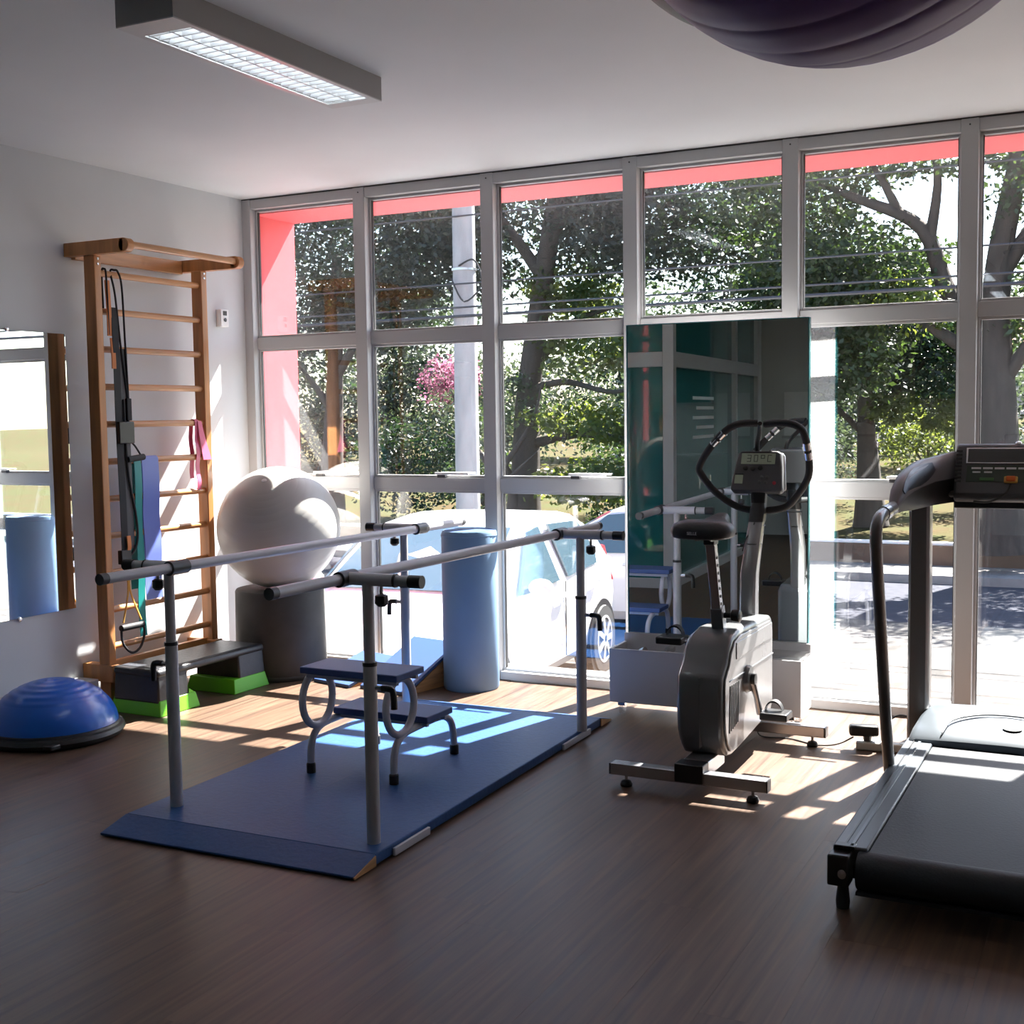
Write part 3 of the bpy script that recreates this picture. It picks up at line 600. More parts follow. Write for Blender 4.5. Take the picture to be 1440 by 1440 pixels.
# ------------------------------------------------------------------ ball on stand
gs = thing('ball_stand', 'round dark grey foam stand carrying the white ball', 'stand', (.45, -.345, 0))
MB().lathe([(.248, 0), (.252, .01), (.246, .475), (.24, .485), (.20, .485), (.18, .482), (.001, .482)], (0, 0, 0), 48).build('stand_body', 'stand_grey', gs)
MB().lathe([(.252, .012), (.254, .02), (.252, .028)], (0, 0, 0), 48).build('stand_seam', 'stand_grey', gs)
def gym_ball(name, label, c, r, m, rings=0, groove=.0004, plug=True, tilt=None, parts='plug'):
    t = thing(name, label, 'exercise ball', (c[0], c[1], c[2] - r))
    prof = []; ang_ = [(math.pi * i / 44, 0) for i in range(45)]
    for k in range(rings):
        a = math.pi * (.1 + .8 * k / max(1, rings - 1)) + .013; ang_ = [q for q in ang_ if abs(q[0] - a) > .02] + [(a - .009, 0), (a, 1), (a + .009, 0)]
    for a, g_ in sorted(ang_):
        rr_ = r - groove * g_
        prof.append((max(1e-4, rr_ * math.sin(a)), -rr_ * math.cos(a)))
    o = MB().lathe(prof, (0, 0, 0), 56).build('ball_skin', m, t, ang=60); o.location = (0, 0, r)
    if tilt: o.rotation_euler = tilt
    p_ = MB().lathe([(.014, -.004), (.014, .003), (.006, .005), (.001, .004)], (0, 0, r), 14).build('valve_plug', 'white_board', o)
    return t
gym_ball('exercise_ball', 'big off-white exercise ball resting on the grey stand', (.46, -.352, .484 + .338), .338, 'ball_white', rings=22, tilt=(math.radians(35), math.radians(12), 0))

# ------------------------------------------------------------------ balls near the ceiling
def hung_ball(label, c, r, m, rings, tilt, rope):
    t = gym_ball('exercise_ball', label, c, r, m, rings, tilt=tilt)
    return t
gym_ball('exercise_ball', 'dark purple ribbed exercise ball hung near the ceiling', (4.348, -4.213, 2.205), .325, 'ball_purple', 14, groove=.0011, tilt=(math.radians(62), math.radians(-28), 0))
gym_ball('exercise_ball', 'black exercise ball half hidden behind the purple ball', (4.075, -3.66, 2.385), .28, 'ball_black', 0)
def rack(label, c, r, dz, loc):
    t = thing('ball_holder', label, 'ball holder', (c[0], c[1], H - .01))
    zr = c[2] + dz - H + .01; q = math.sqrt(r * r - dz * dz) + .012
    MB().tube([(q * math.cos(a), q * math.sin(a), zr) for a in [2 * math.pi * k / 40 for k in range(40)]], .010, 8, closed=True).build('ring', 'black_plastic', t)
    for k in range(3):
        a = 2 * math.pi * k / 3 + .5
        MB().tube([(q * math.cos(a), q * math.sin(a), zr), (q * .9 * math.cos(a), q * .9 * math.sin(a), .0)], .005, 6).build('hanger_cord', 'strap_black', t)
        a += .5
    MB().lathe([(.05, 0), (.05, .009)], (0, 0, 0), 20).build('ceiling_plate', 'steel', t)
rack('black ring holder hanging the purple ball from the ceiling', (4.348, -4.213, 2.205), .325, .20, 0)
rack('black ring holder hanging the black ball from the ceiling', (4.075, -3.66, 2.385), .28, .15, 0)

# ------------------------------------------------------------------ wall bars
wb = thing('wall_bars', 'beech wall bars with pull-up arms fixed to the left wall', 'wall bars', (0, -.95, 0))
YL, YR = -.395, .375
for y in (YL, YR):
    ps = MB().box(.105, .175, y - .0225, y + .0225, 0 if y < 0 else .0, 2.225).build('post', 'beech', wb, bevel=.004)
    MB().box(.0, .42 - .035, y - .045 if y < 0 else y + .0225 - .0225, y - .0 if y < 0 else y + .045, 2.225, 2.29).lathe([(.0325, y - .045 if y < 0 else y), (.0325, y - .0 if y < 0 else y + .045)], (.42 - .035, 0, 2.2575), 20, 'y').build('top_arm', 'beech', wb, bevel=.003)
    for zb in (2.245, 2.27): MB().lathe([(.006, 0), (.006, .004)], (.175, y, zb - .06), 8, 'x').build('screw', 'steel', ps)
    MB().box(0, .20, y - .03, y + .03, .13, .215).build('wall_bracket', 'beech', wb, bevel=.003)
MB().box(0.002, .03, YL, YR, 2.215, 2.285).build('back_board', 'beech_rung', wb, bevel=.003)
MB().tube([(.385, YL - .03, 2.262), (.385, YR + .03, 2.262)], .017, 14).build('pull_up_bar', 'beech_rung', wb)
MB().box(.11, .14, YL + .02, YR - .02, .14, .225).build('bottom_board', 'beech_rung', wb, bevel=.003)
for k in range(11):
    z = 2.145 - .1845 * k
    MB().tube([(.145, YL - .01, z), (.145, YR + .01, z)], .0165, 14).build('rung', 'beech_rung', wb)
# things hanging on the bars
def ribbon(name, m, parent, front, back, y0, y1, thick=.0016):
    P = smooth_path(front, 5); n = len(P); vs = []; 
    mb = MB(); rings = []
    for i, p in enumerate(P):
        d = (P[min(i + 1, n - 1)] - P[max(i - 1, 0)]).normalized(); nrm = Vector((d.z, 0, -d.x))
        yy0 = y0 + back * i / n * .0; 
        rings.append([p + Vector((0, y0, 0)) + nrm * thick, p + Vector((0, y1, 0)) + nrm * thick, p + Vector((0, y1, 0)) - nrm * thick, p + Vector((0, y0, 0)) - nrm * thick])
    return mb.loft(rings).build(name, m, parent, ang=50)
def hung_band(label, m, k, y, w_, lf, lb, wav=.006):
    z = 2.145 - .1845 * k; t = thing('resistance_band', label, 'resistance band', (.145, y, z), 0, None)
    r = .0195; arc = [(r * math.cos(a), 0, r * math.sin(a)) for a in [math.pi * i / 8 for i in range(9)]]
    F = [(r + wav * math.sin(j * 1.7 + y * 9), 0, -lf * (1 - j / 8)) for j in range(8)]
    Bk = [(-r - .004 * (1 + math.sin(j * 1.3)), 0, -lb * (j + 1) / 8) for j in range(8)]
    ribbon('front_tail', m, t, F + arc[:5], 0, 0, w_); ribbon('back_tail', m, t, arc[4:] + Bk, 0, 0, w_)
    return t
hung_band('teal resistance band hung beside the blue band on the bars', 'band_teal', 5, -1.14, .048, .90, .66, .004)
hung_band('wide blue-violet resistance band draped over the sixth rung', 'band_blue', 5, -1.085, .12, .72, .52, .004)
def pinkband():
    t = hung_band('narrow pink resistance band looped over the fifth rung', 'band_pink', 4, -.672, .03, .36, .3)
    P = smooth_path([(.024, .0, .01), (.026, .012, -.06), (.03, .03, -.14), (.034, .045, -.20)], 5)
    rings = []
    for i, p in enumerate(P):
        wd = .014 + .022 * i / len(P); rings.append([p + Vector((.002, -wd + .03, 0)), p + Vector((.002, wd + .03, 0)), p + Vector((-.002, wd + .03, 0)), p + Vector((-.002, -wd + .03, 0))])
    MB().loft(rings).build('loose_end', 'band_pink', t, ang=50)
pinkband()
# black elastic tubes with handles
et = thing('exercise_tube', 'black elastic exercise tube looped over the top rung of the bars', 'exercise tube', (.165, -1.262, 2.145)); et.scale = (1, .8, 1)
MB().tube(smooth_path([(.02, -.045, -.30), (.022, -.05, -.12), (.015, -.045, .0), (.0, -.04, .021), (-.02, -.035, .0), (-.022, -.03, -.2)], 6), .0055, 8).build('elastic_cord', 'strap_black', et)
MB().tube(smooth_path([(.02, .10, -.62), (.022, .085, -.30), (.022, .075, -.06), (.012, .06, .012), (0, .045, .022), (-.015, .03, .012), (.018, .02, -.10), (.02, .05, -.35), (.02, .095, -.62)], 6), .0055, 8).build('elastic_cord', 'strap_black', et)
MB().box(.005, .03, .075, .115, -.72, -.61).build('sleeve', 'strap_black', et, bevel=.004)
MB().tube(smooth_path([(.02, .09, -.72), (.025, .075, -.80), (.03, .13, -.85), (.03, .18, -.90)], 5), .005, 8).build('loop_strap', 'strap_black', et)
MB().tube([(.03, .06, -.915), (.03, .20, -.905)], .016, 12).build('grip', 'black_rubber', et)
su = thing('suspension_trainer', 'black suspension trainer with orange tabs and foam grip hanging on the bars', 'suspension trainer', (.18, -1.272, 1.78))
ribbon('main_strap', 'strap_black', su, [(.005, 0, .20), (.012, 0, 0), (.012, 0, -.4), (.02, 0, -.8), (.02, 0, -1.06)], 0, -.01, .032, .002)
ribbon('side_strap', 'strap_grey', su, [(.0, 0, .0), (.0, 0, -.3), (.004, 0, -.7), (.004, 0, -1.0)], 0, .04, .095, .0015)
MB().tube(smooth_path([(.01, .05, -.25), (.012, .06, -.6), (.014, .105, -.85), (.014, .10, -.98), (.014, .03, -1.05)], 6), .006, 8).build('safety_cord', 'strap_black', su)
ribbon('orange_tab', 'strap_orange', su, [(.0, 0, .33), (.006, 0, .2), (.006, 0, .06)], 0, -.035, -.008, .003)
ribbon('orange_tab', 'strap_orange', su, [(.006, 0, .05), (.012, 0, -.04), (.012, 0, -.1)], 0, -.02, .005, .003)
ribbon('orange_tab', 'strap_orange', su, [(.03, 0, -.93), (.034, 0, -.98), (.03, 0, -1.0)], 0, .015, .04, .003)
MB().box(.0, .028, -.02, .05, -1.07, -1.0).build('buckle', 'black_plastic', su, bevel=.004)
MB().box(.006, .03, -.005, .10, -.47, -.36).build('buckle', 'black_plastic', su, bevel=.005)
for a, b in (((.03, .0, -1.07), (.035, -.035, -1.36)), ((.03, .03, -1.07), (.035, .09, -1.36))):
    MB().tube(smooth_path([a, ((a[0] + b[0]) / 2, .01 + (b[1] > 0) * .012, -1.20), b], 5), .0045, 6).build('handle_cord', 'safety_yellow', su)
hg = MB().tube([(.035, -.05, -1.385), (.035, .105, -1.385)], .016, 14).build('foam_grip', 'black_rubber', su)
MB().tube(smooth_path([(.035, -.05, -1.385), (.038, -.045, -1.46), (.04, .01, -1.515), (.04, .07, -1.50), (.038, .105, -1.44), (.035, .105, -1.385)], 6), .006, 8).build('stirrup', 'strap_black', hg)

# wall sensor, wall mirror
ws = thing('wall_sensor', 'small white wall sensor box beside the wall bars', 'sensor', (0, -.24, 2.0))
MB().box(0, .035, -.035, .035, -.05, .05).build('sensor_body', 'white_board', ws, bevel=.005)
MB().lathe([(.010, 0), (.012, .004), (.001, .006)], (.035, .0, -.01), 14, 'x').build('lens', 'dark_plastic', ws)
MB().box(.035, .038, -.015, .015, .015, .04).build('label_window', 'strap_grey', ws)
wm = thing('wall_mirror', 'frameless mirror clipped to the left wall beside the bars', 'mirror', (0, -1.41, .50))
MB().box(.004, .008, -1.25, 0, 0, 1.35).build('mirror_glass', 'mirror', wm, smooth=False)
MB().box(.0, .004, -1.25, 0, 0, 1.35).build('mirror_backing', 'mirror_edge', wm, smooth=False)
for y in (-.35, -1.0):
    for z in (-.004, 1.354): MB().lathe([(.011, 0), (.011, .012), (.007, .014), (.001, .014)], (0, y, z), 14, 'x').build('clip', 'chrome', wm)

# ------------------------------------------------------------------ aerobic step
ae = thing('aerobic_step', 'black aerobic step platform on bright green risers', 'aerobic step', (.39, -1.015, 0), math.radians(-1))
def legblock(y0, y1):
    s = 1 if y1 > 0 else -1
    MB().loft([[(-.165, y0, 0), (.165, y0, 0), (.165, y1, 0), (-.165, y1, 0)], [(-.15, y0 + .015, .075), (.15, y0 + .015, .075), (.15, y1 - .015, .075), (-.15, y1 - .015, .075)]]).build('riser', 'riser_green', ae, bevel=.004)
    if s < 0: MB().prism([(y1 - .016, .07), (y1 - .06, .07), (y1 - .06, .10)], 'x', -.10, .148).build('riser_lip', 'riser_green', ae)
legblock(-.41, -.13); legblock(.13, .41)
for a, b in ((-.40, -.19), (.19, .40)):
    MB().loft([[(-.148, a, .06), (.148, a, .06), (.148, b, .06), (-.148, b, .06)], [(-.14, a * .985 if a < 0 else a, .20), (.14, a * .985 if a < 0 else a, .20), (.14, b * .985 if b > 0 else b, .20), (-.14, b * .985 if b > 0 else b, .20)]]).build('platform_leg', 'step_black', ae, bevel=.01)
MB().box(-.148, .148, -.40, .40, .185, .225).build('platform_top', 'step_black', ae, bevel=.018, seg=3)
MB().box(-.125, .125, -.365, .365, .224, .2275).build('tread_pad', 'step_top', ae, bevel=.002)

# ------------------------------------------------------------------ half ball trainer
bo = thing('balance_dome', 'glossy blue half-ball balance trainer on a dark round base', 'balance trainer', (.33, -1.88, 0))
MB().lathe([(.285, 0), (.30, .01), (.312, .028), (.305, .045), (.285, .05), (.001, .05)], (0, 0, 0), 64).build('base_platform', 'bosu_base', bo)
pf = []
for i in range(61):
    a = math.pi / 2 * i / 60; g = .0022 if (i > 26 and (i // 3) % 2) else 0
    pf.append(((.283 + g) * math.cos(a) if i < 60 else .001, .048 + (.212 + g) * math.sin(a)))
MB().lathe(pf, (0, 0, 0), 64).build('dome', 'bosu_blue', bo, ang=60)
MB().lathe([(.284, .046), (.292, .05), (.29, .06), (.282, .062)], (0, 0, 0), 64).build('rim_ring', 'bosu_base', bo)
MB().box(.19, .245, -.245, -.19, .012, .035).build('carry_grip', 'black_plastic', bo, bevel=.006)

# ------------------------------------------------------------------ ceiling light
def ceiling_light(label, x0, x1, y0, y1, tube='fill_lamp_tube'):
    t = thing('ceiling_light', label, 'ceiling light', ((x0 + x1) / 2, (y0 + y1) / 2, H - .085)); a = (x1 - x0) / 2; b = (y1 - y0) / 2; h = .085
    MB().box(-a, -a + .006, -b, b, 0, h).box(a - .006, a, -b, b, 0, h).box(-a + .006, a - .006, -b, -b + .006, 0, h).box(-a + .006, a - .006, b - .006, b, 0, h).box(-a + .006, a - .006, -b + .006, b - .006, h - .006, h).build('housing', 'light_body', t, smooth=False)
    MB().box(-a, a, -b, -b + .10, -.004, 0).box(-a, a, b - .06, b, -.004, 0).box(-a, -a + .022, -b + .10, b - .06, -.004, 0).box(a - .022, a, -b + .10, b - .06, -.004, 0).build('trim_frame', 'light_trim', t, smooth=False)
    for x in (-.05, .05):
        MB().tube([(x, -b + .08, .045), (x, b - .05, .045)], .013, 10).build('lamp_tube', tube, t)
    MB().prism([(-a + .022, .004), (-a + .05, .06), (-a + .04, .062), (-a + .016, .006)], 'y', -b + .1, b - .06).build('reflector', 'louver', t)
    MB().prism([(a - .022, .004), (a - .05, .06), (a - .04, .062), (a - .016, .006)], 'y', -b + .1, b - .06).build('reflector', 'louver', t)
    MB().box(-.003, .003, -b + .10, b - .06, .0, .03).build('louver_spine', 'louver', t, smooth=False)
    n = 22
    for k in range(n):
        y = -b + .10 + (2 * b - .16) * (k + .5) / n
        MB().box(-a + .022, a - .022, y - .0025, y + .0025, .0, .028).build('louver_blade', 'louver', t, smooth=False)
ceiling_light('long grey louvred fluorescent light on the ceiling above the bars', 1.90, 2.125, -2.97, -1.83, 'lamp_tube')
ceiling_light('added unseen louvred fill light on the ceiling in the middle of the room', 3.3, 3.525, -6.6, -5.46)  # this and the next two: out-of-view fixtures added to raise the room fill
ceiling_light('added unseen louvred fill light on the ceiling near the right wall', 5.2, 5.425, -6.6, -5.46)
ceiling_light('added unseen louvred fill light on the ceiling next to the back wall', 3.3, 3.525, -8.7, -7.56)
# ------------------------------------------------------------------ wheeled mirror with box base
mc = thing('mirror_cart', 'wheeled full-length mirror rising from a white storage box', 'mirror', (2.94, -.34, 0), math.radians(2))
W = .45
b = MB().box(-W, W, -.165, -.150, .065, .32).box(-W, W, .05, .065, .065, .36).box(-W, -W + .015, -.15, .05, .065, .32).box(W - .015, W, -.15, .05, .065, .32).box(-W + .015, W - .015, -.15, .05, .065, .08)
b.build('storage_box', 'cart_white', mc, bevel=.002, smooth=False)
MB().box(-.43, .43, .068, .076, .30, 1.842).build('mirror_glass', 'mirror_teal', mc, smooth=False)
MB().box(-.432, .432, .0765, .10, .10, 1.844).build('mirror_board', 'white_board', mc, bevel=.002)
MB().box(-.436, -.43, .066, .10, .30, 1.846).box(.43, .436, .066, .10, .30, 1.846).box(-.43, .43, .066, .10, 1.842, 1.847).build('mirror_edging', 'mirror_edge', mc, smooth=False)
for x in (-W + .05, W - .05):
    for y in (-.13, .06):
        f = MB().box(x - .018, x + .018, y - .012, y + .012, .045, .065).build('caster', 'chrome', mc, bevel=.002)
        MB().lathe([(.012, -.010), (.026, -.009), (.027, 0), (.026, .009), (.012, .010)], (x, y + .008, .027), 16, 'x').build('caster_wheel', 'clear_plastic', f)
MB().box(.16, W + .015, -.165, .04, .322, .328).build('clear_lid', 'clear_plastic', mc, smooth=False)
# contents of the box
def bag(label, loc, seed, sx):
    rg = random.Random(seed); t = thing('plastic_bag', label, 'plastic bag', loc)
    m = MB(); rings = []
    for i in range(9):
        a = math.pi * i / 8; rings.append([(sx * math.sin(a) * math.cos(q) * (.8 + .35 * rg.random()) + 1e-3 * math.cos(q), .06 * math.sin(a) * math.sin(q) * (.8 + .35 * rg.random()), .07 - .06 * math.cos(a) * (.9 + .2 * rg.random())) for q in [2 * math.pi * k / 14 for k in range(14)]])
    m.loft(rings).build('bag_film', 'clear_plastic', t, ang=15)
    MB().tube([(0, 0, .12), (.02, .01, .15), (.05, .0, .16)], [.008, .012, .02], 7).build('bag_neck', 'clear_plastic', t)
bag('crumpled clear plastic bag in the middle of the white box', (2.72, -.40, .16), 3, .10)
bag('crumpled clear plastic bag lying nearest to the bike in the white box', (2.90, -.41, .15), 8, .09)
bag('crumpled clear plastic bag at the left end of the white box', (2.585, -.41, .14), 5, .07)

# ------------------------------------------------------------------ exercise bike
bk = thing('exercise_bike', 'grey upright exercise bike facing the window', 'exercise bike', (3.24, -1.10, 0), 0)
prof = [(-.10, .575), (-.20, .56), (-.255, .52), (-.278, .475), (-.305, .455), (-.338, .425), (-.345, .385), (-.345, .33), (-.345, .26), (-.335, .20), (-.31, .15), (-.268, .108), (-.20, .098), (-.10, .104), (.05, .116), (.20, .13), (.36, .15), (.385, .17), (.392, .20), (.392, .51), (.38, .545), (.35, .565)]
MB().prism(prof, 'x', -.088, .088).build('shell', 'bike_grey', bk, bevel=.018, seg=3)
def inset(poly, d):
    cx = sum(p[0] for p in poly) / len(poly); cz = sum(p[1] for p in poly) / len(poly); return [(cx + (p[0] - cx) * (1 - d), cz + (p[1] - cz) * (1 - d)) for p in poly]
for s in (-1, 1):
    sc_ = MB().prism(inset(prof, .08), 'x', s * .088, s * .096).build('side_cover', 'bike_silver', bk, bevel=.003)
    for k in range(6):
        y = -.27 + .022 * k; MB().bar((s * .0965, y, .20 + .004 * k), (s * .0965, y + .012, .38), .004, .006, (1, 0, 0)).build('vent_rib', 'bike_grey', sc_, smooth=False)
    MB().bar((s * .0965, -.27, .40), (s * .0965, .36, .40), .004, .006, (1, 0, 0)).build('cover_seam', 'bike_grey', sc_, smooth=False)
    MB().box(min(s * .095, s * .099), max(s * .095, s * .099), -.18, .34, .47, .535).build('cover_panel', 'bike_silver', sc_, bevel=.003)
MB().box(-.0015, .0015, -.347, -.30, .15, .42).build('shell_seam', 'bike_grey', bk, smooth=False)
CY, CZ = -.03, .365
MB().lathe([(.001, -.115), (.05, -.113), (.055, -.10), (.055, .10), (.05, .113), (.001, .115)], (0, CY, CZ), 24, 'x').build('crank_hub', 'bike_grey', bk)
pe = math.radians(-72)
for s in (1, -1):
    a = pe if s > 0 else pe + math.pi
    ey, ez = CY + .155 * math.cos(a), CZ + .155 * math.sin(a)
    ar = MB().tube([(s * .115, CY, CZ), (s * .128, CY + .08 * math.cos(a), CZ + .08 * math.sin(a)), (s * .135, ey, ez)], [.017, .012, .014], 10).build('crank_arm', 'steel', bk)
    MB().lathe([(.022, 0), (.022, .02), (.001, .022)], (s * .112, CY, CZ), 14, 'x').build('crank_nut', 'black_plastic', ar)
    pd = MB().box(min(s * .145, s * .255), max(s * .145, s * .255), ey - .05, ey + .05, ez - .016, ez + .014).build('pedal', 'black_plastic', bk, bevel=.006)
    xs = [s * .15, s * .19, s * .23]
    MB().prism([(s * .155 + s * .07 * (1 - math.cos(q)) / 2, ez + .012 + .045 * math.sin(q)) for q in [math.pi * k / 10 for k in range(11)]] + [(s * .155 + s * .07 * (1 - math.cos(q)) / 2, ez + .008 + .041 * math.sin(q)) for q in [math.pi * k / 10 for k in range(10, -1, -1)]], 'y', ey - .005, ey + .03).build('pedal_strap', 'black_rubber', pd)
# seat
MB().tube([(0, -.075, .53), (0, -.115, .66)], .034, 4).build('seat_sleeve', 'bike_grey', bk, bevel=.003)
sp = MB().tube([(0, -.11, .64), (0, -.195, .925)], .026, 4).build('seat_post', 'steel', bk, bevel=.002)
for k in range(7):
    t = .12 + .11 * k; MB().lathe([(.006, .0), (.006, .0025)], (.0185, -.11 - .085 * t, .64 + .285 * t), 10, 'x').build('adjust_hole', 'black_plastic', sp)
MB().lathe([(.012, .02), (.012, .05), (.024, .055), (.026, .085), (.018, .09), (.001, .09)], (0, -.095, .625), 16, 'x').build('adjust_knob', 'black_plastic', bk)
MB().box(-.022, .022, -.225, -.165, .915, .945).build('seat_clamp', 'black_plastic', bk, bevel=.004)
for x in (-.03, .03): MB().tube(smooth_path([(x, -.30, .955), (x, -.28, .938), (x, -.12, .938), (x * .6, -.08, .955)], 4), .004, 6).build('seat_rail', 'black_plastic', bk)
srings = []
for y, wd, zt, zb in ((-.372, .05, .985, .955), (-.362, .095, 1.005, .948), (-.33, .118, 1.018, .945), (-.28, .122, 1.02, .945), (-.22, .105, 1.012, .947), (-.16, .065, 1.012, .95), (-.10, .04, 1.022, .955), (-.05, .032, 1.028, .965), (-.03, .018, 1.02, .985)):
    ring_ = []
    for q in [2 * math.pi * k / 28 for k in range(28)]:
        cx, sy = math.cos(q), math.sin(q); x_ = wd * math.copysign(abs(cx) ** .55, cx)
        z_ = zb + (zt - zb) * (.42 + .58 * sy ** .9) if sy > 0 else zb + (zt - zb) * .42 * (1 - abs(sy) ** .45)
        ring_.append((x_, y, z_))
    srings.append(ring_)
se = MB().loft(srings).build('seat', 'seat_black', bk, ang=60)
text_mesh('SELLE', .016, 'seat_print', 'white_print', se, Matrix.Translation((-.018, -.3728, .972)) @ Matrix.Rotation(math.radians(86), 4, 'X'))
# column and handlebar
def ringbox(c, w_, d_, n=20):
    out = []
    for k in range(n):
        q = 2 * math.pi * k / n; cx, cy = math.cos(q), math.sin(q); m_ = max(abs(cx), abs(cy)) ** .7
        out.append((c[0] + w_ * cx / m_, c[1] + d_ * cy / m_, c[2]))
    return out
MB().loft([ringbox((0, .335, .54), .036, .040), ringbox((0, .335, .64), .036, .038), ringbox((0, .345, .74), .036, .036), ringbox((0, .40, .85), .034, .034), ringbox((0, .46, .955), .032, .032)]).build('column', 'bike_silver', bk)
co = MB().loft([ringbox((0, .458, .95), .034, .034), ringbox((0, .485, 1.0), .034, .034), ringbox((0, .50, 1.045), .026, .03)]).build('column_head', 'black_plastic', bk)
for yy, zz in ((.455, .935), (.405, .86)): MB().tube([(.036 * math.cos(q), yy + .036 * math.sin(q), zz) for q in [2 * math.pi * k / 20 for k in range(20)]], .0025, 5, closed=True).build('column_ring', 'black_plastic', bk)
MB().tube(smooth_path([(.0, .42, .95), (-.01, .418, .92), (-.028, .385, .88), (-.036, .362, .83)], 5), .003, 6).build('sensor_cable', 'cable', bk)
HB = [(.035, .34, 1.376), (-.034, .32, 1.374), (-.095, .32, 1.347), (-.168, .34, 1.278), (-.233, .38, 1.193), (-.229, .40, 1.152), (-.176, .44, 1.073), (-.09, .48, 1.01), (.005, .50, .995), (.115, .48, 1.012), (.178, .44, 1.066), (.233, .40, 1.144), (.243, .38, 1.211), (.238, .34, 1.306), (.22, .32, 1.354), (.162, .32, 1.375), (.065, .34, 1.372)]
hb = MB().tube(smooth_path(HB, 4), .0155, 12).build('handlebar', 'black_rubber', bk)
for i in (2, 12):
    a = Vector(HB[i]); b_ = Vector(HB[i + 1]); d = (b_ - a).normalized(); m_ = (a + b_) / 2
    for q in (-.022, .022):
        c = m_ + d * q; MB().tube([c - d * .016, c + d * .016], .0172, 12).build('pulse_sensor', 'chrome', hb)
MB().tube(smooth_path([(.045, .34, 1.374), (.02, .42, 1.335), (-.02, .53, 1.27), (-.02, .57, 1.20)], 5), .010, 8).build('console_brace', 'black_plastic', bk)
cs = MB().prism([(-.115, .0), (-.105, -.012), (.105, -.012), (.115, .0), (.104, .10), (.095, .165), (.08, .175), (-.08, .175), (-.095, .165), (-.104, .10)], 'y', -.02, .025).build('console', 'console_grey', bk, bevel=.008)
cs.matrix_local = Matrix.Translation((-.005, .475, 1.085)) @ Matrix.Rotation(math.radians(-22), 4, 'X')
MB().prism([(-.118, .01), (.118, .01), (.107, .10), (.10, .172), (.085, .185), (-.085, .185), (-.10, .172), (-.107, .10)], 'y', .025, .05).build('console_back', 'bike_silver', cs, bevel=.01)
MB().box(-.078, .072, -.0225, -.0195, .112, .163).build('display', 'lcd', cs, bevel=.001)
MB().box(-.082, .076, -.0232, -.0200, .162, .168).build('display_hood', 'black_plastic', cs, smooth=False)
seg7 = {'3': 'abgcd', '0': 'abcdef', 'o': 'abgf', 'C': 'adef'}
dg = MB()
for k, ch in enumerate('30oC'):
    x = -.052 + .030 * k; z = .122; w_, h_, t_ = .018, .032, .003
    S7 = {'a': (0, w_, h_ - t_, h_), 'b': (w_ - t_, w_, h_ / 2, h_), 'c': (w_ - t_, w_, 0, h_ / 2), 'd': (0, w_, 0, t_), 'e': (0, t_, 0, h_ / 2), 'f': (0, t_, h_ / 2, h_), 'g': (0, w_, h_ / 2 - t_ / 2, h_ / 2 + t_ / 2)}
    for s_ in seg7[ch]: a = S7[s_]; dg.box(x + a[0], x + a[1], -.0232, -.0226, z + a[2], z + a[3])
dg.build('display_digits', 'lcd_digit', cs, smooth=False)
for k in range(3): MB().lathe([(.011, -.020), (.011, -.024), (.007, -.026), (.001, -.026)], (-.055 + .033 * k, 0, .094 - .003 * (k == 1)), 14, 'y').build('button', 'black_plastic', cs)
MB().box(-.098, -.062, -.0225, -.0195, .022, .062).build('small_display', 'lcd', cs); MB().box(-.098, -.060, -.0235, -.02, .062, .067).build('display_hood', 'black_plastic', cs)
for i, (x, z, m_) in enumerate(((.012, .03, 'strap_grey'), (.040, .028, 'strap_grey'), (.078, .026, 'red_key'), (.02, .052, 'strap_grey'), (.045, .052, 'strap_grey'))): MB().lathe([(.008, -.020), (.008, -.0245), (.001, -.026)], (x, 0, z), 12, 'y').build('button', m_, cs)
MB().loft([ringbox((0, .492, 1.03), .032, .03), ringbox((0, .485, 1.10), .036, .02)]).build('console_neck', 'black_plastic', bk)
# floor frame
MB().box(-.05, .05, -.42, -.18, .055, .115).build('rear_beam', 'steel', bk, bevel=.004)
MB().box(-.056, .056, -.475, -.40, .05, .12).build('beam_cover', 'black_plastic', bk, bevel=.004)
for y, x0, x1, nm in ((-.44, -.315, .29, 'rear_stabilizer'), (.41, -.27, .31, 'front_stabilizer')):
    sb = MB().box(x0, x1, y - .026, y + .026, .045, .09).build(nm, 'steel', bk, bevel=.003)
    for x, d in ((x0, -1), (x1, 1)):
        MB().box(min(x, x + d * .006), max(x, x + d * .006), y - .025, y + .025, .046, .089).build('end_cap', 'dark_plastic', sb)
        xx = x - d * .055
        MB().lathe([(.006, .02), (.006, .046)], (xx, y, 0), 8).build('foot_bolt', 'steel', sb); MB().lathe([(.022, 0), (.024, .008), (.018, .02), (.008, .024)], (xx, y, 0), 16).build('levelling_foot', 'black_rubber', sb)
MB().box(-.035, .035, .33, .41, .08, .16).build('front_beam', 'steel', bk, bevel=.004)

# ------------------------------------------------------------------ treadmill
tm = thing('treadmill', 'grey and black treadmill with console, cut off by the right edge', 'treadmill', (4.29, -1.60, 0)); tm.scale = (.85, 1, 1)
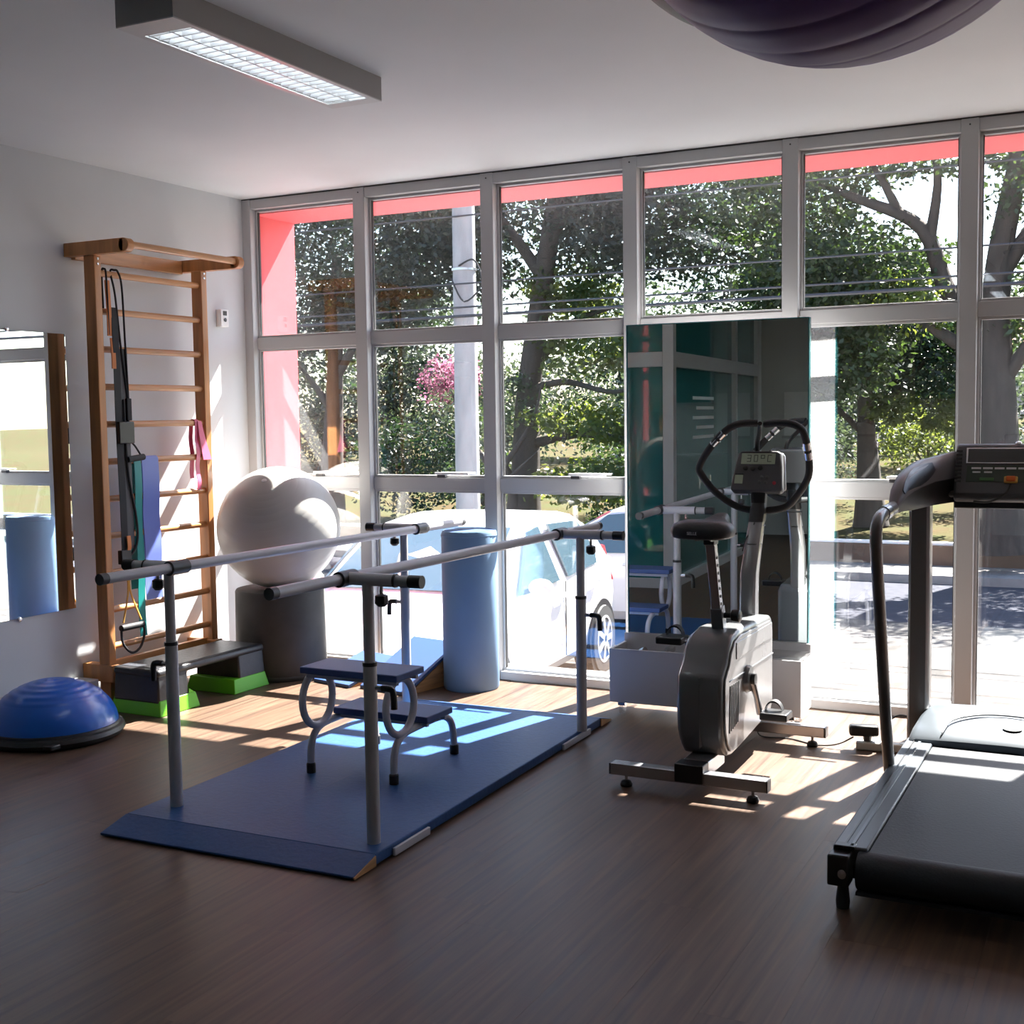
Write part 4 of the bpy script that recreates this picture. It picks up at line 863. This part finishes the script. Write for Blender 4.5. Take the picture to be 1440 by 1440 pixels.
# local x -.40 .. .40 ; rear y = -.83 , front y = .90
for s in (-1, 1):
    x0, x1 = (-.40, -.285) if s < 0 else (.285, .40)
    rl = MB().box(x0, x1, -.80, .50, .13, .186).build('side_rail', 'tread_rail', tm, bevel=.006)
    xm = -.338 if s < 0 else .338
    MB().box(xm - .006, xm + .006, -.80, .50, .186, .190).build('rail_insert', 'tread_silver', rl, bevel=.001)
    xm = -.362 if s < 0 else .362
    MB().box(xm - .003, xm + .003, -.80, .50, .186, .189).build('rail_groove', 'black_plastic', rl, smooth=False)
    xe = -.40 if s < 0 else .34
    ec = MB().box(xe - .006, xe + .066, -.855, -.79, .085, .175).build('end_cap', 'black_plastic', tm, bevel=.006)
    MB().box(xe + (.006 if s < 0 else -.002), xe + (.075 if s < 0 else .056), -.81, -.775, .178, .19).build('cap_flange', 'black_plastic', ec, bevel=.003)
    MB().lathe([(.012, 0), (.014, -.006), (.001, -.008)], (xe + .045, -.856, .125), 14, 'y').build('roller_bolt', 'steel', ec)
    MB().lathe([(.022, 0), (.024, .02), (.02, .05), (.016, .09)], (xe + .03, -.78, 0), 14).build('rear_foot', 'black_rubber', tm)
    MB().lathe([(.03, -.012), (.035, -.008), (.035, .008), (.03, .012)], (s * .36, .80, .036), 18, 'x').build('transport_wheel', 'black_rubber', tm)
bp_ = []
MB().box(-.282, .282, -.80, .58, .168, .176).build('belt', 'tread_belt', tm, smooth=False)
MB().lathe([(.001, -.315), (.052, -.315), (.055, -.31), (.055, .31), (.052, .315), (.001, .315)], (0, -.80, .122), 32, 'x').build('rear_roller', 'tread_belt', tm)
MB().box(-.315, .315, -.84, .55, .062, .072).build('belt_underside', 'tread_belt', tm, smooth=False)
MB().box(-.28, .28, -.70, .52, .10, .165).build('deck', 'black_plastic', tm, smooth=False)
MB().box(-.36, .36, .45, .86, .05, .13).build('front_frame', 'black_plastic', tm, bevel=.006)
MB().box(-.385, -.33, -.75, .80, .075, .13).box(.33, .385, -.75, .80, .075, .13).build('frame_beam', 'black_plastic', tm, bevel=.004)
hr = []
for y, zt, wd in ((.445, .20, .395), (.46, .212, .398), (.52, .232, .395), (.62, .258, .38), (.72, .268, .37), (.80, .262, .355), (.85, .235, .34), (.875, .17, .33), (.88, .12, .325)):
    hr.append([(-wd, y, .12), (-wd, y, zt - .045), (-wd * .97, y, zt - .018), (-wd * .9, y, zt - .004), (-wd * .5, y, zt), (0, y, zt + .002), (wd * .5, y, zt), (wd * .9, y, zt - .004), (wd * .97, y, zt - .018), (wd, y, zt - .045), (wd, y, .12)])
mh = MB().loft(hr).build('motor_hood', 'tread_silver', tm, ang=50)
MB().tube(smooth_path([(-.25, .47, .222), (-.22, .56, .252), (-.12, .62, .266), (0, .64, .269), (.12, .62, .266), (.22, .56, .252), (.25, .47, .222)], 6), .004, 6).build('hood_line', 'tread_rail', mh)
EM = Matrix.Translation((.03, .545, .2425)) @ Matrix.Rotation(math.radians(13), 4, 'X')
e1 = MB().loft([[(.040 * r_ * math.cos(q), .022 * r_ * math.sin(q), z_) for q in [2 * math.pi * k / 28 for k in range(28)]] for r_, z_ in ((1, 0), (1, .003))]).build('emblem', 'black_plastic', mh); e1.matrix_local = EM
MB().loft([[(.034 * r_ * math.cos(q), .016 * r_ * math.sin(q), z_) for q in [2 * math.pi * k / 28 for k in range(28)]] for r_, z_ in ((1, .003), (1, .0038))]).build('emblem_field', 'white_print', e1)
MB().box(-.016, -.008, -.010, .010, .0038, .0045).box(.010, .017, -.010, .010, .0038, .0045).build('emblem_mark', 'black_plastic', e1)
MB().loft([[(.008 * math.cos(q), .008 * math.sin(q), z_) for q in [2 * math.pi * k / 16 for k in range(16)]] for z_ in (.0038, .0045)]).build('emblem_mark', 'black_plastic', e1)
for s in (-1, 1):
    up = MB().loft([ringbox((s * .395, .745, .10), .050, .058), ringbox((s * .395, .742, .6), .050, .056), ringbox((s * .395, .735, 1.09), .048, .052)]).build('upright', 'tread_tube', tm)
    T = [(s * .40, .25, 1.085), (s * .405, .05, 1.078), (s * .406, -.10, 1.062), (s * .406, -.15, 1.02), (s * .406, -.135, .93), (s * .406, -.08, .776), (s * .405, -.01, .55), (s * .404, .07, .30), (s * .40, .115, .16)]
    MB().tube(smooth_path(T, 6), .0235, 14).build('handrail', 'tread_tube', tm)
    MB().tube([(s * .403, .04, 1.077), (s * .405, -.02, 1.074)], .026, 14).build('rail_joint', 'steel', tm)
    def sec(x, y, z, w_, h_): return [(x + w_ * math.cos(q), y, z + h_ * math.sin(q) * (1 if math.sin(q) > 0 else .9)) for q in [2 * math.pi * k / 18 for k in range(18)]]
    AS = [(.40, .13, 1.092, .016, 1.072), (.398, .17, 1.125, .026, 1.068), (.396, .23, 1.165, .034, 1.066), (.39, .31, 1.195, .042, 1.064), (.38, .42, 1.215, .050, 1.064), (.36, .54, 1.235, .058, 1.066), (.31, .64, 1.245, .066, 1.07), (.24, .69, 1.262, .075, 1.075)]
    low = []; top = []
    for x_, y_, zt, w_, zb in AS:
        zm = zb + (zt - zb) * .52; low.append([(s * x_ - w_ * .92, y_, zb), (s * x_ + w_ * .92, y_, zb), (s * x_ + w_ * .95, y_, zm + .004), (s * x_ - w_ * .95, y_, zm + .004)])
        top.append([(s * x_ - w_, y_, zm), (s * x_ + w_, y_, zm), (s * x_ + w_ * .97, y_, zm + (zt - zm) * .5), (s * x_ + w_ * .7, y_, zm + (zt - zm) * .86), (s * x_ + w_ * .2, y_, zt), (s * x_ - w_ * .2, y_, zt), (s * x_ - w_ * .7, y_, zm + (zt - zm) * .86), (s * x_ - w_ * .97, y_, zm + (zt - zm) * .5)])
    am = MB().loft(top).build('console_arm', 'arm_grey', tm, ang=50)
    MB().loft(low).build('arm_underside', 'black_plastic', am, ang=30)
    ua = []; ub = []; la = []; lb = []
    def top_pt(y_, c):                                    # point on the inner shoulder of the arm, c = 0 crown .. 1 side
        for i_ in range(len(AS) - 1):
            if AS[i_][1] <= y_ <= AS[i_ + 1][1]: break
        t_ = (y_ - AS[i_][1]) / (AS[i_ + 1][1] - AS[i_][1]); x_, _, zt, w_, zb = [AS[i_][k] + (AS[i_ + 1][k] - AS[i_][k]) * t_ for k in range(5)]
        zm = zb + (zt - zb) * .52; path = [(.2, zt), (.7, zm + (zt - zm) * .86), (.97, zm + (zt - zm) * .5), (1.0, zm)]
        c *= 3; j_ = min(2, int(c)); f_ = c - j_; q = [path[j_][k] + (path[j_ + 1][k] - path[j_][k]) * f_ for k in range(2)]
        return Vector((s * x_ - s * w_ * q[0], y_, q[1]))
    for k in range(15):
        u = k / 14; y_ = .20 + .34 * u; hw = .44 * math.sin(math.pi * (.06 + .88 * u)) ** .6; mid = .50
        p0, p1 = top_pt(y_, mid - hw), top_pt(y_, mid + hw); pm_ = top_pt(y_, mid)
        off = Vector((-s * .0035, 0, .0025)); ua.append([p0 + off, pm_ + off, p1 + off, p1 - off, pm_ - off, p0 - off])
    MB().loft(ua).build('cup_holder', 'black_plastic', am, ang=60)
    MB().tube(smooth_path([(s * .39, .20, 1.075), (s * .36, .45, 1.09), (s * .28, .62, 1.10), (s * .20, .66, 1.105)], 5), .014, 10).build('grip_bar', 'tread_tube', am)
cp = [(.60, 1.075), (.585, 1.10), (.625, 1.18), (.665, 1.275), (.68, 1.29), (.72, 1.29), (.76, 1.20), (.76, 1.075)]
cn = MB().prism(cp, 'x', -.235, .235).build('console', 'console_grey', tm, bevel=.012)
CM = Matrix.Translation((0, .6335, 1.20)) @ Matrix.Rotation(math.radians(90 - 23), 4, 'X')   # console face frame: x right, y up the slope
def face(x0, x1, y0, y1, z0, z1, nm, m_, par=cn, bev=0):
    o = MB().box(x0, x1, y0, y1, z0, z1).build(nm, m_, par, bevel=bev); o.matrix_local = CM; return o
face(-.19, .19, .018, .082, .0, .004, 'display_bezel', 'chrome', bev=.004); face(-.182, .182, .023, .077, .003, .006, 'display', 'strap_grey', bev=.002)
face(-.185, .185, -.055, .012, .0, .003, 'key_panel', 'lcd_digit', bev=.004)
for k in range(7): face(-.165 + .048 * k, -.125 + .048 * k, -.004, .003, .003, .005, 'key_label', 'white_print')
for k in (0, 1, 5, 6): face(-.160 + .048 * k, -.127 + .048 * k, -.019, -.013, .003, .005, 'key_label', 'white_print')
face(-.13, -.07, -.050, -.038, .003, .006, 'start_key', 'key_green', bev=.002); face(.07, .13, -.050, -.038, .003, .006, 'stop_key', 'red_key', bev=.002)
for s in (-1, 1):
    for k in range(9): face(min(s * .205, s * .232), max(s * .205, s * .232), -.055 + .015 * k, -.048 + .015 * k, .0, .004, 'grille_slot', 'black_plastic')
kk = face(-.028, .028, -.060, -.034, .003, .014, 'safety_key', 'safety_yellow', bev=.004)
o = MB().box(-.019, .019, -.056, -.036, .013, .024).build('key_grip', 'safety_orange', kk, bevel=.004)
MB().tube(smooth_path([(0, .595, 1.145), (-.02, .57, 1.11), (-.08, .575, 1.08), (-.15, .60, 1.078)], 6), .004, 6).build('key_cord', 'cable', cn)
o = MB().sphere((0, 0, 0), .014, 14, 8, .6).build('badge', 'chrome', cn); o.location = (.02, .70, 1.292)
MB().box(-.235, .235, .62, .75, 1.05, 1.08).build('console_tray', 'black_plastic', tm, bevel=.006)

# ------------------------------------------------------------------ power strip and leads on the floor
ps_ = thing('power_strip', 'beige power strip lying on the floor beside the treadmill', 'power strip', (3.77, -.64, 0), math.radians(8))
MB().box(-.10, .14, -.027, .027, 0, .034).build('strip_body', 'strip_beige', ps_, bevel=.005)
for k in range(3): MB().lathe([(.017, .034), (.018, .036), (.001, .036)], (-.05 + .07 * k, 0, 0), 16).build('socket', 'strip_beige', ps_)
ad = thing('power_adapter', 'black plug-in adapter seated on the power strip', 'adapter', (3.715, -.645, .036), math.radians(15))
MB().box(-.075, .045, -.028, .028, .022, .068).build('adapter_body', 'black_plastic', ad, bevel=.012, seg=3); MB().lathe([(.016, 0), (.018, .022)], (0, 0, 0), 14).build('plug_neck', 'dark_plastic', ad)
pg = thing('power_plug', 'black power plug standing in the middle of the strip', 'plug', (3.79, -.635, .036))
MB().lathe([(.017, 0), (.018, .02), (.013, .035), (.008, .055)], (0, 0, 0), 14).build('plug_body', 'black_plastic', pg)
MB().tube(smooth_path([(0, 0, .05), (.01, .01, .09), (.06, .04, .11), (.13, .09, .07), (.20, .16, .02), (.26, .22, -.028)], 6), .004, 8).build('plug_lead', 'cable', pg)
o = MB().tube(smooth_path([(.0, 0, .05), (-.06, -.03, .02), (-.15, -.02, .004), (-.28, .04, .004), (-.40, .03, .004), (-.44, .10, .02)], 6), .0032, 8).build('adapter_lead', 'cable'); o.location = (3.66, -.66, .0); tag(o, 'thin black lead running from adapter to bike', 'cable')
o = MB().tube(smooth_path([(0, 0, .02), (.06, .02, .006), (.14, .08, .006), (.22, .10, .006)], 6), .004, 8).build('strip_lead', 'cable'); o.location = (3.905, -.62, 0); tag(o, 'black lead from the strip running under the treadmill', 'cable')
